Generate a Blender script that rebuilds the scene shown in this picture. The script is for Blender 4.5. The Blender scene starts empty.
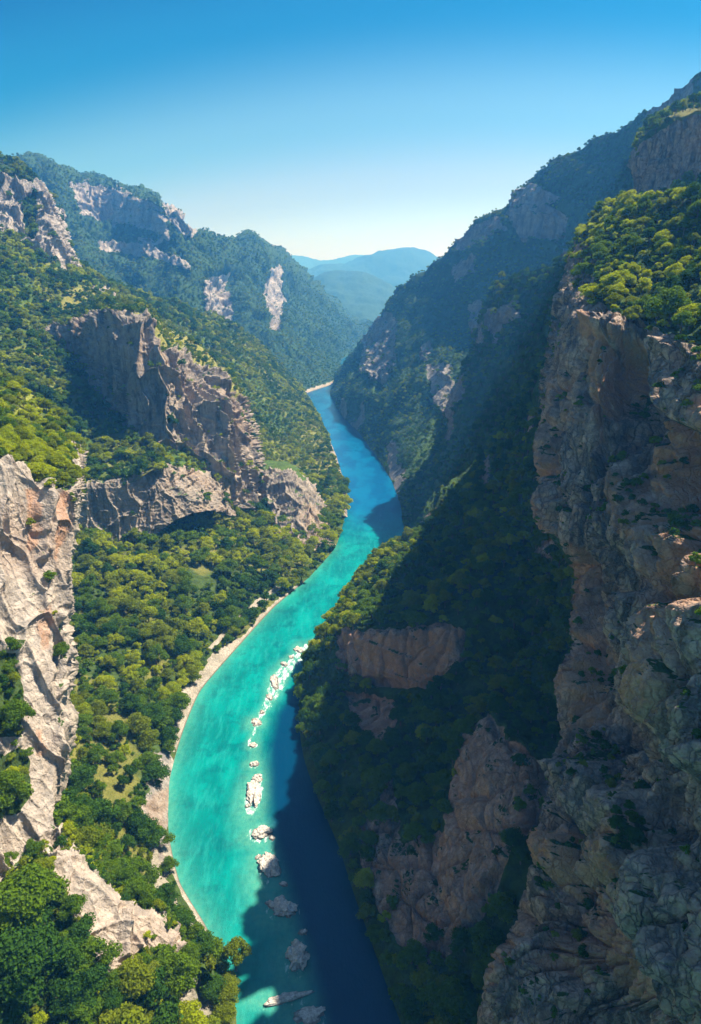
import bpy, bmesh, math, random, time
import numpy as np
from mathutils import Vector, Matrix
R = math.radians
T0 = time.time()
random.seed(7)
rng = np.random.default_rng(7)
scene = bpy.context.scene
COL = scene.collection

# ------------------------------------------------------------------ camera, sky, sun, exposure
CAM_H, PITCH, FPX = 200.0, R(19.18), 667.0
cam_data = bpy.data.cameras.new('camera')
cam_data.sensor_fit = 'VERTICAL'
cam_data.sensor_height = 24.0
cam_data.lens = 24.0 * FPX / 1024.0
cam_data.clip_start = 0.5
cam_data.clip_end = 30000
cam = bpy.data.objects.new('camera', cam_data)
cam.location = (0, 0, CAM_H)
cam.rotation_euler = (R(90) - PITCH, 0, 0)
COL.objects.link(cam)
scene.camera = cam

SUN_AZ, SUN_EL = R(61), R(57)            # azimuth from +Y (ahead) towards +X (right)
world = bpy.data.worlds.new('World')
scene.world = world
world.use_nodes = True
wn = world.node_tree.nodes
bg = wn['Background']
sky = wn.new('ShaderNodeTexSky')
sky.sky_type = 'NISHITA'
sky.sun_disc = False
sky.sun_elevation = SUN_EL
sky.sun_rotation = SUN_AZ
sky.altitude = 300
sky.air_density = 1.3
sky.dust_density = 0.6
sky.ozone_density = 4.0
tc = wn.new('ShaderNodeTexCoord')
sxyz = wn.new('ShaderNodeSeparateXYZ')
cr = wn.new('ShaderNodeValToRGB')          # the air is clearest overhead: deep blue above, white at the horizon
cr.color_ramp.interpolation = 'EASE'
el = cr.color_ramp.elements
el[0].position = 0.0; el[0].color = (.84, .90, 1.0, 1)
el[1].position = 1.0; el[1].color = (.30, .34, .38, 1)
for p_, c_ in ((.06, (.76, .80, .90)), (.12, (.62, .63, .68)), (.20, (.36, .57, .62)), (.31, (.02, .34, .49)), (.41, (.0, .22, .39)), (.6, (.05, .20, .34))):
    e_ = el.new(p_); e_.color = (*c_, 1)
mulc = wn.new('ShaderNodeMix'); mulc.data_type = 'RGBA'; mulc.blend_type = 'MULTIPLY'; mulc.inputs[0].default_value = 1
world.node_tree.links.new(tc.outputs['Generated'], sxyz.inputs[0])
nrmz = wn.new('ShaderNodeVectorMath'); nrmz.operation = 'DOT_PRODUCT'; nrmz.inputs[1].default_value = (math.sin(R(8)), math.cos(R(8)), 0)
m1 = wn.new('ShaderNodeMath'); m1.operation = 'MULTIPLY_ADD'; m1.inputs[1].default_value = -.6; m1.inputs[2].default_value = .6   # paler towards the bright end of the valley
m2 = wn.new('ShaderNodeMath'); m2.operation = 'ADD'
world.node_tree.links.new(tc.outputs['Generated'], nrmz.inputs[0])
world.node_tree.links.new(nrmz.outputs['Value'], m1.inputs[0])
world.node_tree.links.new(m1.outputs[0], m2.inputs[0])
m3 = wn.new('ShaderNodeMath'); m3.operation = 'MULTIPLY_ADD'; m3.inputs[1].default_value = -.30; m3.inputs[2].default_value = 0.0
zz2 = wn.new('ShaderNodeMath'); zz2.operation = 'MULTIPLY'
world.node_tree.links.new(sxyz.outputs[2], zz2.inputs[0]); world.node_tree.links.new(sxyz.outputs[2], zz2.inputs[1])
world.node_tree.links.new(zz2.outputs[0], m3.inputs[0])
m4 = wn.new('ShaderNodeMath'); m4.operation = 'ADD'
world.node_tree.links.new(sxyz.outputs[2], m4.inputs[0]); world.node_tree.links.new(m3.outputs[0], m4.inputs[1])
world.node_tree.links.new(m4.outputs[0], m2.inputs[1])
world.node_tree.links.new(m2.outputs[0], cr.inputs[0])
world.node_tree.links.new(sky.outputs[0], mulc.inputs[6])
world.node_tree.links.new(cr.outputs[0], mulc.inputs[7])
world.node_tree.links.new(mulc.outputs[2], bg.inputs[0])
bg.inputs[1].default_value = 0.105
sun_data = bpy.data.lights.new('sun', 'SUN')
sun_data.energy = 5.0
sun_data.angle = R(0.5)
sun_data.color = (1.0, 0.93, 0.82)
sun = bpy.data.objects.new('sun', sun_data)
COL.objects.link(sun)
sdir = Vector((math.sin(SUN_AZ) * math.cos(SUN_EL), math.cos(SUN_AZ) * math.cos(SUN_EL), math.sin(SUN_EL)))
sun.rotation_euler = sdir.to_track_quat('Z', 'Y').to_euler()
sun.location = (300, 300, 900)
vs = scene.view_settings
vs.view_transform = 'Standard'
vs.look = 'None'
vs.gamma = 1
vs.use_curve_mapping = False
vs.exposure = 0.95
cy = scene.cycles
cy.use_denoising = True
cy.max_bounces = 5
cy.diffuse_bounces = 3
cy.glossy_bounces = 2
cy.transmission_bounces = 3
cy.volume_bounces = 1
cy.transparent_max_bounces = 4
cy.sample_clamp_indirect = 4
HAZE_DENSITY = 0.00027
HAZE_COLOR = (0.09, 0.40, 1.0, 1)

# ------------------------------------------------------------------ pixel <-> world
CT, ST = math.cos(PITCH), math.sin(PITCH)
def ray(px, py):
    a, b = (px - 350.5) / FPX, -(py - 512.0) / FPX
    return a, CT + b * ST, -ST + b * CT
def pt(e):
    if e[0] == 'w':
        return (e[1], e[2], e[3])
    if e[0] == 'z':
        a, b, c = ray(e[1], e[2]); t = (e[3] - CAM_H) / c
    else:
        a, b, c = ray(e[0], e[1]); t = e[2] / b
    return (a * t, b * t, CAM_H + c * t)
def proj(P):
    x, y, z = P[..., 0], P[..., 1], P[..., 2] - CAM_H
    d = y * CT - z * ST
    u = y * ST + z * CT
    dd = np.maximum(d, 1.0)
    return 350.5 + FPX * x / dd, 512 - FPX * u / dd, d

# ------------------------------------------------------------------ noise
_perm = np.random.default_rng(11).permutation(256).astype(np.int64)
_perm = np.concatenate([_perm, _perm, _perm])
_g = np.random.default_rng(12).normal(size=(256, 3)); _g /= np.linalg.norm(_g, axis=1)[:, None]
_g = _g.astype(np.float32)
_r = np.random.default_rng(13).random((256, 4)).astype(np.float32)
def perlin(P):
    P = P.astype(np.float32)
    i = np.floor(P); f = P - i; i = i.astype(np.int64) & 255
    w = f * f * f * (f * (f * 6 - 15) + 10)
    out = np.zeros(len(P), np.float32)
    for dx in (0, 1):
        wx = w[:, 0] if dx else 1 - w[:, 0]
        a = _perm[i[:, 0] + dx]
        for dy in (0, 1):
            wy = w[:, 1] if dy else 1 - w[:, 1]
            b = _perm[(a + i[:, 1] + dy) & 255]
            for dz in (0, 1):
                wz = w[:, 2] if dz else 1 - w[:, 2]
                h = _perm[(b + i[:, 2] + dz) & 255]
                g = _g[h]
                out += wx * wy * wz * (g[:, 0] * (f[:, 0] - dx) + g[:, 1] * (f[:, 1] - dy) + g[:, 2] * (f[:, 2] - dz))
    return out * 1.6
def fbm(P, o=4, g=0.5):
    s, a, t = 0, 1.0, 0
    for k in range(o):
        s = s + a * perlin(P * (2.03 ** k) + 17.3 * k); t += a; a *= g
    return s / t
def ridged(P, o=3):
    s, a, t = 0, 1.0, 0
    for k in range(o):
        s = s + a * (1 - np.abs(perlin(P * (2.1 ** k) + 9.1 * k)) * 2); t += a; a *= 0.5
    return s / t
_dirs = np.random.default_rng(14).normal(size=(256, 3)); _dirs /= np.linalg.norm(_dirs, axis=1)[:, None]
_dirs = _dirs.astype(np.float32)
def voronoi(P):
    """distance to the nearest and second nearest seed, a random value and a tilted-plane offset per cell"""
    P = P.astype(np.float32)
    i = np.floor(P); f = P - i; ii = i.astype(np.int64)
    F1 = np.full(len(P), 9., np.float32); F2 = F1.copy(); H = np.zeros(len(P), np.int64); V = np.zeros((len(P), 3), np.float32)
    for dx in (-1, 0, 1):
        a = _perm[(ii[:, 0] + dx) & 255]
        for dy in (-1, 0, 1):
            b = _perm[(a + ii[:, 1] + dy) & 255]
            for dz in (-1, 0, 1):
                h = _perm[(b + ii[:, 2] + dz) & 255]
                r = _r[h]
                v0 = dx + r[:, 0] - f[:, 0]; v1 = dy + r[:, 1] - f[:, 1]; v2 = dz + r[:, 2] - f[:, 2]
                d = v0 ** 2 + v1 ** 2 + v2 ** 2
                c = d < F1
                F2 = np.where(c, F1, np.minimum(F2, d)); H[c] = h[c]; F1 = np.where(c, d, F1)
                V[c, 0] = v0[c]; V[c, 1] = v1[c]; V[c, 2] = v2[c]
    return np.sqrt(F1), np.sqrt(F2), _r[H, 3], (V * _dirs[H]).sum(1)
def sstep(a, b, x):
    t = np.clip((x - a) / (b - a), 0, 1)
    return t * t * (3 - 2 * t)
def S(x, y, z):
    return np.array([1.0 / x, 1.0 / y, 1.0 / z], np.float32)

def poly_dist(px, py, poly):
    """signed distance in pixels to a polygon, positive inside"""
    inside = np.zeros(len(px), bool); dmin = np.full(len(px), 1e9)
    n = len(poly)
    for k in range(n):
        x0, y0 = poly[k]; x1, y1 = poly[(k + 1) % n]
        c = ((y0 > py) != (y1 > py)) & (px < (x1 - x0) * (py - y0) / ((y1 - y0) if y1 != y0 else 1e-9) + x0)
        inside ^= c
        vx, vy = x1 - x0, y1 - y0
        t = np.clip(((px - x0) * vx + (py - y0) * vy) / (vx * vx + vy * vy + 1e-9), 0, 1)
        dmin = np.minimum(dmin, np.hypot(px - x0 - t * vx, py - y0 - t * vy))
    return np.where(inside, dmin, -dmin)

# ------------------------------------------------------------------ lofted rock and ground sheets
def spline(C, counts, tension):
    """resample the first axis of C with a cardinal spline"""
    n = len(C); out = []
    for i in range(n - 1):
        p0 = C[max(i - 1, 0)]; p1 = C[i]; p2 = C[i + 1]; p3 = C[min(i + 2, n - 1)]
        m1 = (p2 - p0) * tension; m2 = (p3 - p1) * tension
        k = counts[i]; last = i == n - 2
        for s in np.linspace(0, 1, k + (1 if last else 0), endpoint=last):
            s2, s3 = s * s, s * s * s
            out.append((2 * s3 - 3 * s2 + 1) * p1 + (s3 - 2 * s2 + s) * m1 + (-2 * s3 + 3 * s2) * p2 + (s3 - s2) * m2)
    return np.array(out)
def counts_of(C, res):
    px, py, d = proj(C)
    px = np.clip(px, -60, 760); py = np.clip(py, -40, 1060)
    L = np.hypot(np.diff(px, axis=0), np.diff(py, axis=0))
    L = np.percentile(L, 75, axis=1)
    return [int(max(3, min(400, math.ceil(v * res)))) for v in L]
def grid_normals(G):
    a = np.gradient(G, axis=0); b = np.gradient(G, axis=1)
    n = np.cross(a, b); n /= (np.linalg.norm(n, axis=2)[..., None] + 1e-9)
    return n
SHEETS = {}
def blur(A, r):
    """box blur of a grid of vectors, used to steady the direction rock is pushed along"""
    for ax in (0, 1):
        k = min(r, (A.shape[ax] - 1) // 2)
        if k < 1: continue
        pad = [(0, 0)] * 3; pad[ax] = (k + 1, k)
        c = np.cumsum(np.pad(A, pad, mode='edge'), axis=ax)
        n = A.shape[ax]
        hi = np.take(c, np.arange(2 * k + 1, 2 * k + 1 + n), axis=ax); lo = np.take(c, np.arange(0, n), axis=ax)
        A = (hi - lo) / (2 * k + 1)
    return A
def mesh_from_grid(name, G, attrs, mat, kind='structure'):
    n, m = G.shape[:2]
    idx = np.arange(n * m).reshape(n, m)
    q = np.stack([idx[:-1, :-1], idx[:-1, 1:], idx[1:, 1:], idx[1:, :-1]], -1).reshape(-1, 4)
    me = bpy.data.meshes.new(name)
    me.vertices.add(n * m); me.vertices.foreach_set('co', G.reshape(-1).astype(np.float32))
    me.loops.add(q.size); me.loops.foreach_set('vertex_index', q.reshape(-1).astype(np.int32))
    me.polygons.add(len(q)); me.polygons.foreach_set('loop_start', np.arange(0, q.size, 4, dtype=np.int32))
    me.polygons.foreach_set('use_smooth', np.ones(len(q), bool))
    me.update()
    for an, col in attrs.items():
        a = me.attributes.new(an, 'FLOAT_COLOR', 'POINT')
        a.data.foreach_set('color', col.reshape(-1).astype(np.float32))
    me.materials.append(mat)
    o = bpy.data.objects.new(name, me)
    COL.objects.link(o)
    if kind: o['kind'] = kind
    return o

def sheet(name, profiles, mat, key, res=0.9, tension=0.32, scale=1.0, rock_amp=1.0, veg_amp=1.0, steep=(0.58, 0.42),
          paint=(), rock_bias=0.0, flip=False, pin=None, gully=1.0, terrace=0.0, crack=1.0, strata=1.0, vgully=0.0, blur_r=12, axis=None, soft=.38, detail=1.0, grassy=0.0):
    C = np.array([[pt(e) for e in pr] for pr in profiles], float)
    G = spline(C, counts_of(C, res), tension)
    G = np.swapaxes(G, 0, 1)
    G = spline(G, counts_of(np.swapaxes(C, 0, 1), res), tension)
    G = np.swapaxes(G, 0, 1)
    n, m = G.shape[:2]
    N = grid_normals(G)
    if flip: N = -N
    # gentle smoothing of the direction the rock is pushed along
    NB = blur(blur(N, blur_r), blur_r); NB /= np.linalg.norm(NB, axis=2)[..., None] + 1e-9
    P = G.reshape(-1, 3); Nf = N.reshape(-1, 3); Nd = NB.reshape(-1, 3)
    px, py, d = proj(P)
    s = scale
    ragged = 0.6 * fbm(P / (14 * s) + 3, 3) + 0.4 * perlin(P / (4 * s))
    rock = sstep(steep[0], steep[1], np.abs(Nf[:, 2]) + 0.30 * fbm(P / (35 * s) + 40, 3) - rock_bias)
    grass = np.zeros(len(P)); gravel = np.zeros(len(P)); ochre = np.zeros(len(P)); bare = np.zeros(len(P)); push = np.zeros(len(P))
    mpp = np.maximum(d, 20) / FPX                      # metres one pixel spans there
    for (attr, val, poly, soft, *rest) in paint:
        sd = poly_dist(px, py, poly) + ragged * soft * 1.6
        w = sstep(-soft * .5, soft * .5, sd)
        if attr == 'rock': rock = rock * (1 - w) + val * w
        if attr == 'grass': grass = np.maximum(grass, w * val)
        if attr == 'gravel': gravel = np.maximum(gravel, w * val)
        if attr == 'ochre': ochre = np.maximum(ochre, w * val)
        if attr == 'bare': bare = np.maximum(bare, w * val)
        if attr == 'push': push += sstep(-soft, soft * 1.5, sd) * val
    rock = np.clip(rock * (1 - gravel), 0, 1)
    if grassy: grass = np.maximum(grass, grassy * sstep(-.02, .3, fbm(P / (32 * s) + 15, 3)))
    # displacement
    q = P + 5 * s * np.stack([perlin(P / (18 * s)), perlin(P / (18 * s) + 50), perlin(P / (18 * s) + 90)], 1)
    if axis is not None:                                # long fractures run down this face
        av = np.array(axis[:3], float); av /= np.linalg.norm(av)
        q = q - av * ((q @ av) * (1 - 1 / axis[3]))[:, None]
    big = fbm(q * S(46 * s, 46 * s, 75 * s), 4)
    cF1, cF2, cH, cT = voronoi(q * S(15 * s, 15 * s, 75 * s) + 31)                 # tall faces with chimneys between
    F1, F2, Hc, T1 = voronoi(q * S(6.5 * s, 6.5 * s, 15 * s))                       # fractured blocks
    f1, f2, hc, t2 = voronoi((q + 0.5 * s * np.stack([fbm(P / (3 * s), 2), fbm(P / (3 * s) + 9, 2), fbm(P / (3 * s) + 19, 2)], 1)) * S(2.5 * s, 2.5 * s, 4.2 * s))
    lay = P[:, 2] / (9.5 * s) + 0.8 * fbm(P * S(60 * s, 60 * s, 30 * s) + 7, 3)
    saw = lay - np.floor(lay)
    lay2 = P[:, 2] / (2.6 * s) + 0.7 * fbm(P * S(30 * s, 30 * s, 20 * s) + 27, 2)
    saw2 = np.abs((lay2 - np.floor(lay2)) * 2 - 1)
    fine = fbm(P / (2.0 * s), 4)
    gap = cF2 - cF1
    e0 = sstep(0, soft, gap); e1 = sstep(0, soft * 1.2, F2 - F1); e2 = sstep(0, soft * 1.2, f2 - f1)
    D = (7 * big + gully * (7.0 * cT * e0 + 4.5 * (cH - .5) * e0 - crack * 4.5 * np.exp(-gap * 12))
         + detail * (3.0 * T1 * e1 + 2.0 * (Hc - .5) * e1 - crack * 1.4 * np.exp(-(F2 - F1) * 15)
                     + 1.4 * t2 * e2 + .9 * (hc - .5) * e2 - .6 * np.exp(-(f2 - f1) * 13))
         + strata * (2.4 * sstep(1, .8, saw) * saw * sstep(-.15, .35, perlin(P / (40 * s) + 3)) + 0.35 * saw2) + 0.55 * detail * fine)
    Vd = 5.0 * fbm(P / (40 * s) + 70, 4) + 0.6 * fbm(P / (5 * s), 2)
    if vgully: Vd = Vd + vgully * (ridged(P * S(55 * s, 55 * s, 160 * s) + 61, 3) - .6)
    disp = s * (rock_amp * D * rock + veg_amp * Vd * (1 - rock) * (1 - .93 * gravel))
    if terrace:
        lt = P[:, 2] / terrace + 0.7 * fbm(P / 120, 3)
        disp += rock_amp * s * 9 * (1 - (lt - np.floor(lt))) * sstep(0.0, .45, perlin(P / (70 * s) + 33))
    disp += push
    if pin is not None:                                 # keep the waterline where it is
        disp *= sstep(pin[0], pin[1], P[:, 2]) * .93 + .07
    Q = P + Nd * disp[:, None]
    G2 = Q.reshape(n, m, 3)
    N2 = grid_normals(G2)
    if flip: N2 = -N2
    nz = np.abs(N2.reshape(-1, 3)[:, 2])
    soft_nz = nz
    rock2 = np.clip(rock, 0, 1)
    ledge = sstep(0.66, 0.92, soft_nz) * sstep(-.1, .35, fbm(P / (9 * s) + 80, 3) + .1) * rock2 * (1 - bare)
    mask = np.stack([rock2 * (1 - .72 * ledge), grass, gravel, ochre], 1)
    o = mesh_from_grid(name, G2, {'mask': mask}, mat)
    SHEETS[key] = dict(P=Q, N=N2.reshape(-1, 3), n=n, m=m, rock=rock2 * (1 - ledge * .75), grass=grass, gravel=gravel, bare=bare)
    print('sheet', key, n, m, round(time.time() - T0, 1))
    return o

# ------------------------------------------------------------------ materials
class NT:
    def __init__(s, name):
        s.m = bpy.data.materials.new(name); s.m.use_nodes = True
        s.t = s.m.node_tree; s.t.nodes.clear()
        s.out = s.t.nodes.new('ShaderNodeOutputMaterial')
    def n(s, typ, **kw):
        nd = s.t.nodes.new(typ)
        for k, v in kw.items():
            if k.startswith('i_'):
                nd.inputs[k[2:].replace('_', ' ')].default_value = v
            else: setattr(nd, k, v)
        return nd
    def l(s, a, b): s.t.links.new(a, b)
    def set(s, sock, v):
        if hasattr(v, 'is_linked') or isinstance(v, bpy.types.NodeSocket): s.l(v, sock)
        else: sock.default_value = v
    def mix(s, f, a, b, bt='MIX'):
        nd = s.n('ShaderNodeMix', data_type='RGBA', blend_type=bt)
        s.set(nd.inputs[0], f)
        s.set(nd.inputs[6], a if not isinstance(a, tuple) or len(a) == 4 else (*a, 1))
        s.set(nd.inputs[7], b if not isinstance(b, tuple) or len(b) == 4 else (*b, 1))
        return nd.outputs[2]
    def math(s, op, a, b=0.0, c=0.0):
        nd = s.n('ShaderNodeMath', operation=op)
        s.set(nd.inputs[0], a); s.set(nd.inputs[1], b); s.set(nd.inputs[2], c)
        return nd.outputs[0]
    def ramp(s, v, lo, hi, a=0.0, b=1.0):
        nd = s.n('ShaderNodeMapRange', interpolation_type='SMOOTHSTEP')
        s.set(nd.inputs[0], v); nd.inputs[1].default_value = lo; nd.inputs[2].default_value = hi
        nd.inputs[3].default_value = a; nd.inputs[4].default_value = b
        return nd.outputs[0]
    def noise(s, vec, scale=1.0, detail=4, rough=.55, sc3=None):
        if sc3:
            mp = s.n('ShaderNodeMapping'); s.l(vec, mp.inputs[0]); mp.inputs['Scale'].default_value = sc3; vec = mp.outputs[0]
        nd = s.n('ShaderNodeTexNoise'); s.l(vec, nd.inputs['Vector'])
        nd.inputs['Scale'].default_value = scale; nd.inputs['Detail'].default_value = detail; nd.inputs['Roughness'].default_value = rough
        return nd.outputs[0]

def terrain_material(name, light=(.47, .41, .36), mid=(.30, .27, .245), dark=(.13, .125, .12), och=(.42, .24, .12),
                     green=(.035, .06, .012), grass=(.16, .17, .035), s=1.0, ochre_amt=.35, bump=1.0, grey_top=.3, stain=.75, fract=.55):
    t = NT(name)
    pos = t.n('ShaderNodeTexCoord').outputs['Object']
    at = t.n('ShaderNodeAttribute', attribute_name='mask')
    sep = t.n('ShaderNodeSeparateColor'); t.l(at.outputs['Color'], sep.inputs[0])
    rockm, grassm, gravm, ochm = sep.outputs[0], sep.outputs[1], sep.outputs[2], at.outputs['Alpha']
    n1 = t.noise(pos, .035 / s, 6, .6)
    n2 = t.noise(pos, .3 / s, 8, .65)
    n3 = t.noise(pos, 2.2 / s, 6, .7)
    streak = t.noise(pos, 1, 5, .6, (.22 / s, .22 / s, .018 / s))
    streak2 = t.noise(pos, 1, 4, .6, (.9 / s, .9 / s, .06 / s))
    strata = t.noise(pos, 1, 4, .6, (.03 / s, .03 / s, .5 / s))
    c = t.mix(t.ramp(n2, .35, .65), light, mid)
    c = t.mix(t.ramp(n1, .42, .62, 0, .6), c, mid)
    c = t.mix(t.ramp(streak, .46, .64, 0, stain), c, dark)
    c = t.mix(t.ramp(streak2, .55, .75, 0, .4), c, dark)
    c = t.mix(t.ramp(strata, .52, .66, 0, .35), c, dark)
    wv = t.n('ShaderNodeVectorMath', operation='ADD'); nv = t.n('ShaderNodeTexNoise'); t.l(pos, nv.inputs['Vector']); nv.inputs['Scale'].default_value = .5 / s; nv.inputs['Detail'].default_value = 4
    ns = t.n('ShaderNodeVectorMath', operation='SCALE'); t.l(nv.outputs['Color'], ns.inputs[0]); ns.inputs['Scale'].default_value = 2.6 * s
    t.l(pos, wv.inputs[0]); t.l(ns.outputs[0], wv.inputs[1])
    def cracks(sc3, wdt):
        mp = t.n('ShaderNodeMapping'); t.l(wv.outputs[0], mp.inputs[0]); mp.inputs['Scale'].default_value = sc3
        vo = t.n('ShaderNodeTexVoronoi', feature='DISTANCE_TO_EDGE'); t.l(mp.outputs[0], vo.inputs['Vector']); vo.inputs['Scale'].default_value = 1
        return t.ramp(vo.outputs['Distance'], 0, wdt, 1, 0)
    ck = t.math('MULTIPLY', t.math('MAXIMUM', cracks((.16 / s, .16 / s, .05 / s), .06), t.math('MULTIPLY', cracks((.5 / s, .5 / s, .28 / s), .09), .7)), t.ramp(n1, .35, .6, fract * .5, fract))
    c = t.mix(ck, c, tuple(v * .45 for v in dark))
    om = t.math('MAXIMUM', t.math('MULTIPLY', ochm, t.ramp(n2, .25, .6, .5, 1.0)), t.math('MULTIPLY', t.ramp(t.noise(pos, .02 / s, 5, .6), .5, .68), ochre_amt))
    c = t.mix(om, c, och)
    c = t.mix(t.ramp(n3, .4, .75, 0, .22), c, (.62, .56, .5))
    c = t.mix(t.ramp(n3, .5, .3, .0, .3), c, (.08, .075, .07))
    nz = t.n('ShaderNodeNewGeometry'); sz = t.n('ShaderNodeSeparateXYZ'); t.l(nz.outputs['Normal'], sz.inputs[0])
    up = t.ramp(t.math('ADD', sz.outputs[2], t.math('MULTIPLY', t.math('SUBTRACT', n2, .5), .9)), .22, .62, 0, grey_top)
    c = t.mix(up, c, t.mix(t.ramp(n2, .35, .65), (.34, .335, .33), (.17, .175, .18)))
    # scrubby ground
    gcol = t.mix(t.ramp(n2, .35, .65), green, tuple(v * 1.9 for v in green))
    ggr = t.mix(t.ramp(n2, .3, .7), grass, (grass[0] * 1.5, grass[1] * 1.3, grass[2] * 1.6))
    ggr = t.mix(t.ramp(n3, .45, .7, 0, .6), ggr, (.05, .075, .015))
    gcol = t.mix(grassm, gcol, ggr)
    nrm = t.n('ShaderNodeNewGeometry')
    edge = t.math('ADD', rockm, t.math('MULTIPLY', t.math('SUBTRACT', n2, .5), .9))
    c = t.mix(t.ramp(edge, .38, .56), gcol, c)
    gv = t.mix(t.ramp(t.noise(pos, 1.3, 6, .75), .35, .65), (.54, .49, .42), (.27, .24, .20))
    gv = t.mix(t.ramp(t.noise(pos, .12, 5, .7), .42, .62, 0, .6), gv, (.22, .20, .15))
    zp = t.n('ShaderNodeSeparateXYZ'); t.l(pos, zp.inputs[0])
    gv = t.mix(t.ramp(zp.outputs[2], .75, .25), gv, (.16, .145, .11))
    c = t.mix(t.ramp(t.math('ADD', gravm, t.math('MULTIPLY', t.math('SUBTRACT', n2, .5), .5)), .4, .6), c, gv)
    vor = t.n('ShaderNodeTexVoronoi', feature='DISTANCE_TO_EDGE'); t.l(pos, vor.inputs['Vector']); vor.inputs['Scale'].default_value = .45 / s
    b1 = t.n('ShaderNodeBump'); b1.inputs['Strength'].default_value = .85 * bump; b1.inputs['Distance'].default_value = 1.0 * s
    h = t.math('ADD', t.noise(pos, .42 / s, 7, .56), t.math('ADD', t.math('MULTIPLY', t.ramp(vor.outputs['Distance'], 0, .10), .10), t.math('SUBTRACT', t.math('MULTIPLY', streak2, .35), t.math('MULTIPLY', ck, .5))))
    t.l(h, b1.inputs['Height'])
    b = t.n('ShaderNodeBsdfPrincipled'); b.inputs['Roughness'].default_value = .92
    b.inputs['Specular IOR Level'].default_value = .2
    t.l(c, b.inputs['Base Color']); t.l(b1.outputs[0], b.inputs['Normal'])
    t.l(b.outputs[0], t.out.inputs[0])
    return t.m

M_near = terrain_material('pale limestone and scrub')
M_warm = terrain_material('sunlit cream limestone', light=(.62, .535, .44), mid=(.46, .385, .315), dark=(.18, .155, .13), och=(.46, .25, .14), ochre_amt=.22, grass=(.20, .23, .035), fract=.22)
M_right = terrain_material('weathered grey and rust limestone', light=(.64, .44, .31), mid=(.36, .24, .165), dark=(.065, .052, .045), och=(.62, .28, .11), ochre_amt=.8, green=(.03, .06, .012), grey_top=.25, stain=.9, fract=.9)
M_mid = terrain_material('banded limestone cliff', light=(.52, .42, .33), mid=(.33, .27, .215), dark=(.10, .09, .08), s=1.4, green=(.045, .08, .012), grass=(.21, .22, .045), fract=.4, stain=.95)
M_far = terrain_material('distant wooded limestone', light=(.58, .50, .44), mid=(.38, .34, .31), dark=(.14, .13, .13), s=3.0, green=(.022, .05, .012), ochre_amt=.2)
M_shade = terrain_material('shade darkened wooded limestone', light=(.40, .35, .31), mid=(.22, .20, .19), dark=(.08, .08, .08), s=2.4, green=(.03, .06, .014), ochre_amt=.2)  # rock colours lowered to paint in the shade on the right ridge

def leaf_material(name, base, var, trans=.35):
    t = NT(name)
    oi = t.n('ShaderNodeObjectInfo')
    pos = t.n('ShaderNodeNewGeometry').outputs['Position']
    r = t.math('ADD', t.math('MULTIPLY', oi.outputs['Random'], .75), t.math('MULTIPLY', t.noise(pos, .02, 3), .5))
    c = t.mix(t.ramp(r, .15, 1.05), base, var)
    c = t.mix(t.ramp(t.noise(pos, .8, 3), .35, .7, 0, .5), c, tuple(v * 1.7 for v in var))
    d = t.n('ShaderNodeBsdfDiffuse'); t.l(c, d.inputs[0])
    tr = t.n('ShaderNodeBsdfTranslucent'); t.l(t.mix(.5, c, (var[0] * 2.2, var[1] * 2.0, var[2] * .8)), tr.inputs[0])
    m = t.n('ShaderNodeMixShader'); m.inputs[0].default_value = trans
    t.l(d.outputs[0], m.inputs[1]); t.l(tr.outputs[0], m.inputs[2]); t.l(m.outputs[0], t.out.inputs[0])
    return t.m
LEAF = {
    'dark': leaf_material('dark green leaves', (.022, .066, .010), (.052, .118, .012), .3),
    'mid': leaf_material('mid green leaves', (.058, .125, .008), (.115, .195, .010), .4),
    'olive': leaf_material('olive leaves', (.115, .170, .010), (.185, .230, .012), .4),
    'lime': leaf_material('yellow green leaves', (.20, .28, .008), (.32, .37, .010), .45),
}
def bark_material():
    t = NT('grey brown bark')
    pos = t.n('ShaderNodeTexCoord').outputs['Object']
    c = t.mix(t.ramp(t.noise(pos, 1, 5, .6, (3, 3, .6)), .35, .65), (.09, .07, .05), (.22, .18, .14))
    b = t.n('ShaderNodeBsdfPrincipled'); b.inputs['Roughness'].default_value = .9
    t.l(c, b.inputs['Base Color']); t.l(b.outputs[0], t.out.inputs[0])
    return t.m
BARK = bark_material()

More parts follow.
